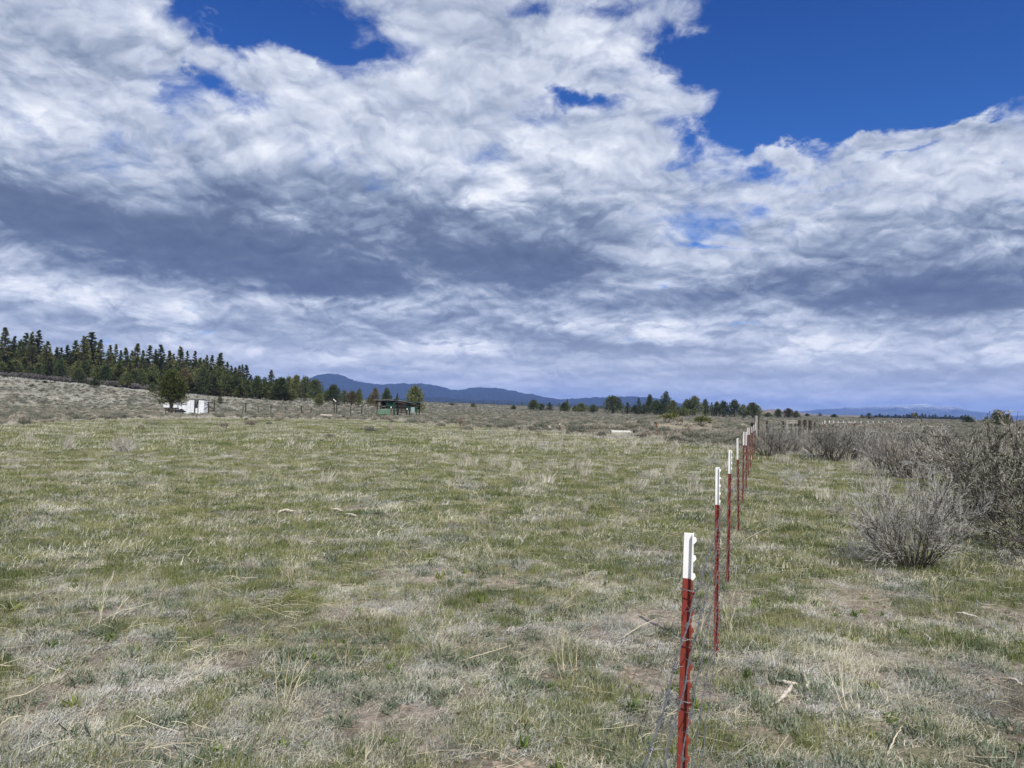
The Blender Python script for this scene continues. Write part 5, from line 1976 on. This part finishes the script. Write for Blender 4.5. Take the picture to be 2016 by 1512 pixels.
def build_shelter():
    d = 150.0
    g0 = stand(783, d)
    root = link('green_shelter', None, loc=g0, category='shelter', label='low open dark green stock shelter with a long sagging flat roof below the blue ridge')

    def L(px, py, y=0.0):
        p = at(px, py, d)
        return (p.x - g0.x, y, p.z - g0.z)
    dep = 5.0
    # roof: overlapping sheets, each its own piece
    rx = [736, 746, 757, 768, 779, 790, 800, 810, 820, 829]
    ry = [787.0, 787.0, 787.1, 786.8, 786.4, 787.6, 789.4, 791.2, 793.0, 795.0]
    for i in range(len(rx) - 1):
        a, b = L(rx[i], ry[i]), L(rx[i + 1] + .6, ry[i + 1])
        o = .03 * (i % 2)
        V, F = prism([(a[0], a[2] + o), (b[0], b[2] + o), (b[0], b[2] + .08 + o), (a[0], a[2] + .08 + o)], -.6 + .1 * (i % 3), dep)
        link('roof_sheet', poly_mesh('roof_sheet_m', V, F, [M_ROOF if i < 4 else M_GREENW], .01), parent=root)
    link('fascia', bars('fascia_m', [(L(736, 787.6, -.62), L(776, 787.4, -.62), .07)], M_WOODG, .01), parent=root)
    link('fascia', bars('fascia_m', [(L(785, 788.2, -.62), L(820, 794.6, -.62), .06)], M_WOODG, .01), parent=root)
    for px, top in ((742.5, 788), (775, 789), (777, 789), (800, 791), (820, 796)):
        for y in (0, dep - .5):
            link('post', bars('shelter_post', [(L(px, 817, y), L(px, top, y), .17)], M_GREENW if px != 742.5 else M_WOODD, .02), parent=root)
    link('rafter', bars('beam_m', [(L(740, 790, 0), L(778, 789.6, 0), .22)], M_WOODD, .02), parent=root)
    link('rafter', bars('beam_m', [(L(777, 791, 0), L(826, 798.2, 0), .3)], M_WOODD, .02), parent=root)
    link('rail', bars('beam_m', [(L(740, 799.4, -.05), L(764, 799.2, -.05), .14)], M_WOODD, .02), parent=root)
    for px in (744, 749, 759, 762):
        link('upright', bars('beam_m', [(L(px, 804.5, -.05), L(px, 799, -.05), .12)], M_GREENW, .02), parent=root)
    # board walls, one board at a time
    for k, px in enumerate(np.arange(760.5, 775, 2.05)):
        a, b = L(px, 802), L(px, 790.5)
        link('wall_board', bevelled('board_m', [box_vf(a[0], .12 + .02 * (k % 2), (a[2] + b[2]) / 2, .19, .04, b[2] - a[2])], [M_GREENW]), parent=root)
    for k, px in enumerate(np.arange(801.5, 809, 2.05)):
        a, b = L(px, 807), L(px, 793.5)
        link('wall_board', bevelled('board_m', [box_vf(a[0], .12 + .02 * (k % 2), (a[2] + b[2]) / 2, .19, .04, b[2] - a[2])], [M_GREENW]), parent=root)
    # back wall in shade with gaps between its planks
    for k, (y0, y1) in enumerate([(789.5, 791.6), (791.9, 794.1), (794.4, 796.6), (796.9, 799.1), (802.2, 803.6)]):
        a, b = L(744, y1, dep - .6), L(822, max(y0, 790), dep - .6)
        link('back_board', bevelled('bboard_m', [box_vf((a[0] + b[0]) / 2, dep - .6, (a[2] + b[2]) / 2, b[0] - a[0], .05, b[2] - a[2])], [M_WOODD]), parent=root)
    # feed rack in the right bay: dark rails
    for y_, p0, p1 in [(797.6, 779, 799), (801, 784, 800), (804.8, 780, 800), (808.2, 778, 799), (811.5, 781, 799)]:
        link('rack_rail', bars('rack_m', [(L(p0, y_, -.1), L(p1, y_ + .3, -.1), .17)], M_WOODD, .02), parent=root)
    for px in (785, 790.5, 799.5):
        link('rack_upright', bars('rack_m', [(L(px, 813, -.2), L(px, 796, -.2), .16)], M_DARK, .02), parent=root)
    # pale green sheet in front of the left bay
    V, F = prism([(L(744, 806)[0], L(757, 813)[2] - .3), (L(769, 806)[0], L(757, 813)[2] - .3), (L(769, 806)[0], L(757, 805)[2]), (L(757, 806)[0], L(757, 805.5)[2]), (L(750, 806)[0], L(757, 806)[2]), (L(745, 806)[0], L(757, 809)[2])], -.9, -.6)
    link('green_sheet', poly_mesh('sheet_m', V, F, [M_GREENT], .05), parent=root)
    V, F = prism([(L(809, 806)[0], L(757, 812)[2]), (L(817, 806)[0], L(757, 812)[2]), (L(817, 806)[0], L(757, 800.5)[2]), (L(809, 806)[0], L(757, 801)[2])], -.3, -.2)
    link('blue_panel', poly_mesh('sheet2_m', V, F, [simple_mat('pale_blue_board', (.20, .26, .26), .2, 2)], .03), parent=root)
    # odd bits by the shelter
    for px, py, r, lab in [(770, 802, .13, 'small white bucket by the middle of the green shelter'), (801.5, 805.5, .12, 'small white jug at the right bay of the green shelter')]:
        p = at(px, py, d - 1.2)
        bm = bmesh.new()
        bmesh.ops.create_cone(bm, cap_ends=True, segments=12, radius1=r * .8, radius2=r, depth=r * 2)
        me = bpy.data.meshes.new('bucket_m')
        bm.to_mesh(me)
        bm.free()
        me.materials.append(M_WHITE)
        o = link('bucket', None, loc=(p.x, p.y, gz(p.x, p.y)), category='bucket', label=lab)
        link('pail', me, parent=o, loc=(0, 0, p.z - o.location.z))
        link('stand', bars('bucket_stand', [((0, 0, -.1), (0, 0, p.z - o.location.z - r), .14)], M_WOODD), parent=o)
    p = stand(708, 147)
    pts = [(-.55, 0), (.5, 0), (.55, .35), (.4, .62), (-.5, .62), (-.6, .3)]
    V, F = prism(pts, -.4, .4)
    o = link('dark_barrel', poly_mesh('barrel_m', V, F, [M_DARK], .1), loc=p + Vector((0, 0, .15)), category='barrel', label='black tub lying on the plain left of the green shelter')
    # white plank on the ground at the field edge
    a, b = at(631, 821.5, 128), at(676, 822.0, 128)
    a.z, b.z = gz(a.x, a.y) + .42, gz(b.x, b.y) + .40
    g = (a + b) / 2
    o = link('white_pipe', bars('pipe_m', [(tuple(a - g), tuple(b - g), .24)], M_BLEACH, .05), loc=g, category='pipe',
             label='long pale whitish log lying along the field edge left of the green shelter')
    # leaning white pole on dark stakes
    g = stand(662, 150)
    o = link('leaning_pole', None, loc=g, category='pole', label='short white pole leaning on two dark stakes under the blue peak')
    link('pole', bars('pole_m', [(tuple(at(656, 785.5, 150) - g), tuple(at(662, 791, 150) - g), .12)], M_WHITE, .02), parent=o)
    link('stake', bars('stake_m', [((0.1, 0, -.2), tuple(at(663, 788, 150) - g), .2)], M_WOODD, .02), parent=o)
    link('stake', bars('stake_m', [(tuple(stand(658, 150) - g), tuple(at(658, 793, 150) - g), .18)], M_WOODD, .02), parent=o)
    link('fork', bars('stake_m', [(tuple(at(663, 790, 150) - g), tuple(at(668, 786, 150) - g), .1)], M_WOODD, .02), parent=o)


def build_trough():
    d = 64.0
    g = stand(1224, d)
    root = link('white_trough', None, loc=g, category='trough', label='white long stock trough with dark end hoops in the dry grass of the far pasture')
    a, b = at(1202, 847.5, d) - g, at(1245, 855.5, d) - g
    # hollow half-round trough
    bm = bmesh.new()
    n, ro, ri = 12, .46, .42
    L = b.x - a.x
    rings = []
    for x in (-L / 2, L / 2):
        o_ = [bm.verts.new((x, ro * math.cos(t), ro * math.sin(t))) for t in np.linspace(math.pi, 2 * math.pi, n)]
        i_ = [bm.verts.new((x, ri * math.cos(t), ri * math.sin(t))) for t in np.linspace(2 * math.pi, math.pi, n)]
        rings.append(o_ + i_)
    m = len(rings[0])
    for i in range(m):
        bm.faces.new([rings[0][i], rings[0][(i + 1) % m], rings[1][(i + 1) % m], rings[1][i]])
    for r_, s in zip(rings, (1, -1)):
        for i in range(n - 1):
            j = m - 1 - i
            bm.faces.new([r_[i], r_[i + 1], r_[j - 1], r_[j]])
    bmesh.ops.recalc_face_normals(bm, faces=bm.faces[:])
    me = bpy.data.meshes.new('trough_m')
    bm.to_mesh(me)
    bm.free()
    me.materials.append(M_WHITE)
    zt = a.z
    link('basin', me, parent=root, loc=((a.x + b.x) / 2, 0, zt))
    for x, s in ((a.x, -1), (b.x, 1)):
        pts = [(x + s * .03, .5 * math.cos(t), zt + .5 * math.sin(t)) for t in np.linspace(math.pi, 2 * math.pi, 10)]
        link('end_hoop', polyline_tube('hoop_m', pts, .05, M_DARK, 6), parent=root)
        link('end_plate', poly_mesh('plate_m', *[[(x + s * e, .44 * math.cos(t), zt + .44 * math.sin(t)) for e in (-.02, .01) for t in np.linspace(math.pi, 2 * math.pi, 10)],
             [list(range(9, -1, -1)), list(range(10, 20))] + [[i, (i + 1) % 10, 10 + (i + 1) % 10, 10 + i] for i in range(10)]], [M_WHITE]), parent=root)
    for x in (a.x + .3, b.x - .25):
        link('leg', bars('leg_m', [((x, -.3, -.15), (x, -.22, zt - .38), .08), ((x, .3, -.15), (x, .22, zt - .38), .08)], M_DARK, .01), parent=root)
    link('end_strut', bars('strut_m', [((b.x + .12, -.45, zt + .05), (b.x - .14, -.45, zt - .36), .07), ((b.x + .02, -.5, zt + .06), (b.x + .26, -.5, zt - .28), .07), ((b.x - .2, -.5, zt + .06), (b.x + .08, -.5, zt + .1), .07)], M_DARK, .01), parent=root)


def build_cow():
    d = 134.0
    g = stand(354, d)
    s = d / FPX

    def L(px, py, y=0.0):
        p = at(px, py, d)
        return Vector((p.x - g.x, y, p.z - g.z))
    pts = [(L(345.5, 813.5), .36), (L(350, 811.2), .46), (L(354.5, 810.8), .46), (L(357.5, 809.8), .36), (L(360, 808.8), .24), (L(362.4, 809.9), .19), (L(366.2, 811.0), .095)]
    low = gz(g.x, g.y) * 0 + .12
    legs = [(1, [(L(347.5, 814, -.32), .17), (L(350.5, 816.6, -.42), .11), (L(346.5, 817.2, -.42), .07)]),
            (1, [(L(347.5, 814, .32), .17), (L(350.5, 816.6, .42), .11), (L(346.5, 817.2, .42), .07)]),
            (3, [(L(357.5, 813.2, -.22), .17), (L(357.8, 817.0, -.24), .10), (L(362.3, 817.6, -.24), .065)]),
            (3, [(L(358.0, 813.2, .2), .16), (L(358.5, 817.0, .24), .10), (L(363, 817.8, .24), .065)]),
            (0, [(L(343.2, 815.2), .06), (L(342.6, 817.5), .03)])]
    V = [tuple(p) for p, _ in pts]
    rad = [r for _, r in pts]
    E = [(i, i + 1) for i in range(len(pts) - 1)]
    for root_i, ch in legs:
        prev = root_i
        for p, r in ch:
            V.append(tuple(p))
            rad.append(r)
            E.append((prev, len(V) - 1))
            prev = len(V) - 1
    me = bpy.data.meshes.new('cow_body')
    me.from_pydata(V, E, [])
    o = link('body', me)
    sk = o.modifiers.new('skin', 'SKIN')
    for i, r in enumerate(rad):
        o.data.skin_vertices[0].data[i].radius = (r, r)
    o.data.skin_vertices[0].data[2].use_root = True
    su = o.modifiers.new('sub', 'SUBSURF')
    su.levels = su.render_levels = 2
    dg = bpy.context.evaluated_depsgraph_get()
    body = bpy.data.meshes.new_from_object(o.evaluated_get(dg))
    bpy.data.objects.remove(o)
    body.materials.clear()
    body.materials.append(M_COW)
    body.polygons.foreach_set('use_smooth', [True] * len(body.polygons))
    root = link('black_cow', None, loc=g, category='cow', label='black cow resting in the grass between the lone juniper and the white shed, facing right')
    link('body', body, parent=root)
    for y in (-.17, .17):
        c = L(360.2, 807.6, y)
        V = [c + Vector((-.14, 0, -.10)), c + Vector((.10, 0, -.12)), c + Vector((0, -.08 if y < 0 else .08, -.1)), c + Vector((-.0, y * .4, .22))]
        link('ear', poly_mesh('ear_m', V, [[0, 1, 3], [1, 2, 3], [2, 0, 3], [0, 2, 1]], [M_COW], .012), parent=root)


def stick(name, pts_px, widths, label, cat, mat=None, lift=.012, mesh_seed=1):
    P = [on_ground(px, py) + Vector((0, 0, lift + l)) for px, py, l in pts_px]
    g = P[0].copy()
    rng = np.random.default_rng(mesh_seed)
    q = np.array([tuple(p - g) for p in P])
    t = np.linspace(0, 1, len(q))
    tt = np.linspace(0, 1, len(q) * 3)
    C = np.stack([np.interp(tt, t, q[:, i]) for i in range(3)], 1) + rng.normal(0, .0025, (len(tt), 3))
    w = np.interp(tt, np.linspace(0, 1, len(widths)), widths) * rng.uniform(.8, 1.15, len(tt))
    w[0] *= .4
    w[-1] *= .4
    V, F = tubes(C[None], w[None], 6)
    # flatten a little
    return link(name, mesh_np(name + '_mesh', V, F, [mat or M_BLEACH], smooth=True), loc=g, label=label, category=cat)


def build_sticks():
    st = stick
    st('bleached_stick', [(1519, 1395, 0), (1533, 1388, .01), (1545, 1382, .03), (1554, 1372, .03), (1560, 1359, .02)], [.004, .010, .013, .011, .009],
       'curved bleached stick on bare soil right of the fence, lowest of the three pieces', 'stick', mesh_seed=2)
    st('bleached_stick', [(1526, 1347, .01), (1545, 1352, .02), (1562, 1357, .02), (1572, 1354, .01)], [.006, .011, .010, .004],
       'short flat bleached stick above the curved one in the right foreground', 'stick', mesh_seed=3)
    st('bleached_stick', [(1582, 1341, .05), (1587, 1354, .03), (1590, 1369, .02)], [.010, .009, .011],
       'small upright bleached wood chip right of the curved stick', 'stick', mesh_seed=4)
    st('grey_stick', [(1880, 1213, .01), (1898, 1217, .03), (1926, 1222, .02)], [.010, .013, .008], 'grey weathered stick lying below the bare bush near the right edge', 'stick', mesh_seed=5)
    st('grey_stick', [(1822, 1258, .02), (1829, 1264, .02), (1834, 1271, .01)], [.007, .009, .006], 'small pale wood splinter in the right foreground grass', 'stick', mesh_seed=6)
    st('grey_stick', [(1985, 1341, .01), (2000, 1349, .02), (2012, 1354, .01)], [.006, .010, .007], 'pale stick at the right picture edge in the foreground', 'stick', mesh_seed=7)
    st('pale_bone', [(546, 1012, .01), (560, 1009, .03), (572, 1010, .02), (584, 1009, .01)], [.012, .024, .02, .010], 'leftmost pale bone-like chunk lying in the middle of the pasture', 'bone', mesh_seed=8)
    st('pale_bone', [(650, 1007, .03), (664, 1009, .04), (676, 1011, .02)], [.012, .020, .011], 'middle one of the pale bone-like chunks in the pasture', 'bone', mesh_seed=9)
    st('pale_bone', [(680, 1016, .02), (692, 1019, .04), (704, 1021, .02)], [.011, .020, .012], 'right one of the pale bone-like chunks in the pasture', 'bone', mesh_seed=10)
    for i, (a, b, c, lab) in enumerate([
            ((505, 1052), (520, 1034), (537, 1018), 'bent pale grass stem leaning up to the left bone-like chunk'),
            ((632, 1078), (640, 1064), (647, 1051), 'short pale stem slanting in the middle of the pasture'),
            ((732, 1059), (765, 1051), (800, 1049), 'long pale stem lying level right of the bone-like chunks'),
            ((905, 1308), (960, 1300), (1008, 1288), 'long straw stem slanting in the centre foreground'),
            ((170, 1243), (240, 1216), (312, 1198), 'long bleached stem lying in the left foreground'),
            ((0, 1388), (52, 1384), (96, 1362), 'pale curved stem at the left edge of the foreground'),
            ((1450, 1078), (1480, 1062), (1515, 1046), 'bent pale stem lying just right of the red posts'),
            ((1650, 1388), (1665, 1384), (1678, 1380), 'short pale stem in the right foreground'),
            ((1752, 1485), (1764, 1468), (1778, 1452), 'straw stem near the bottom right of the picture'),
            ((1224, 1262), (1262, 1245), (1298, 1232), 'pale stem leaning on the bare patch left of the nearest post'),
            ((1300, 1148), (1318, 1149), (1338, 1152), 'bright straw stem lying just left of the white post tip'),
            ((0, 1436), (20, 1434), (45, 1431), 'bright straw at the bottom left edge')]):
        st('straw_stem', [(a[0], a[1], .01), (b[0], b[1], .04), (c[0], c[1], .05)], [.0032, .0036, .002], lab, 'straw', M_STRAW, mesh_seed=20 + i)


def build_bank():
    # rusty shrubs and two green bushes on the low earth bank
    rng = np.random.default_rng(88)
    m1 = dome_bush(551, M_SAGEB, .09, 520)
    m2 = dome_bush(552, M_JUN, .10, 520)
    for px, d, s, ms, lab in [(1316, 84, 2.0, m2, 'yellow-green bush at the left end of the earth bank'),
                              (1380, 82, 2.0, m2, 'dark green bush at the right end of the earth bank'),
                              (1354, 80, 1.4, m1, 'rusty low shrub on the front of the earth bank'),
                              (1340, 82, 1.6, m1, 'rusty shrub in the middle of the earth bank'),
                              (1400, 86, 1.3, m1, 'tan shrub just right of the earth bank')]:
        o = link('bank_shrub', None, loc=stand(px, d) - Vector((0, 0, .05)), scale=s, rot=(0, 0, px), label=lab, category='shrub')
        for p, me in ms.items():
            link(p, me, parent=o)


build_wire_fence()
build_corner_and_far_fences()
build_shed()
build_shelter()
build_trough()
build_cow()
build_sticks()
build_bank()
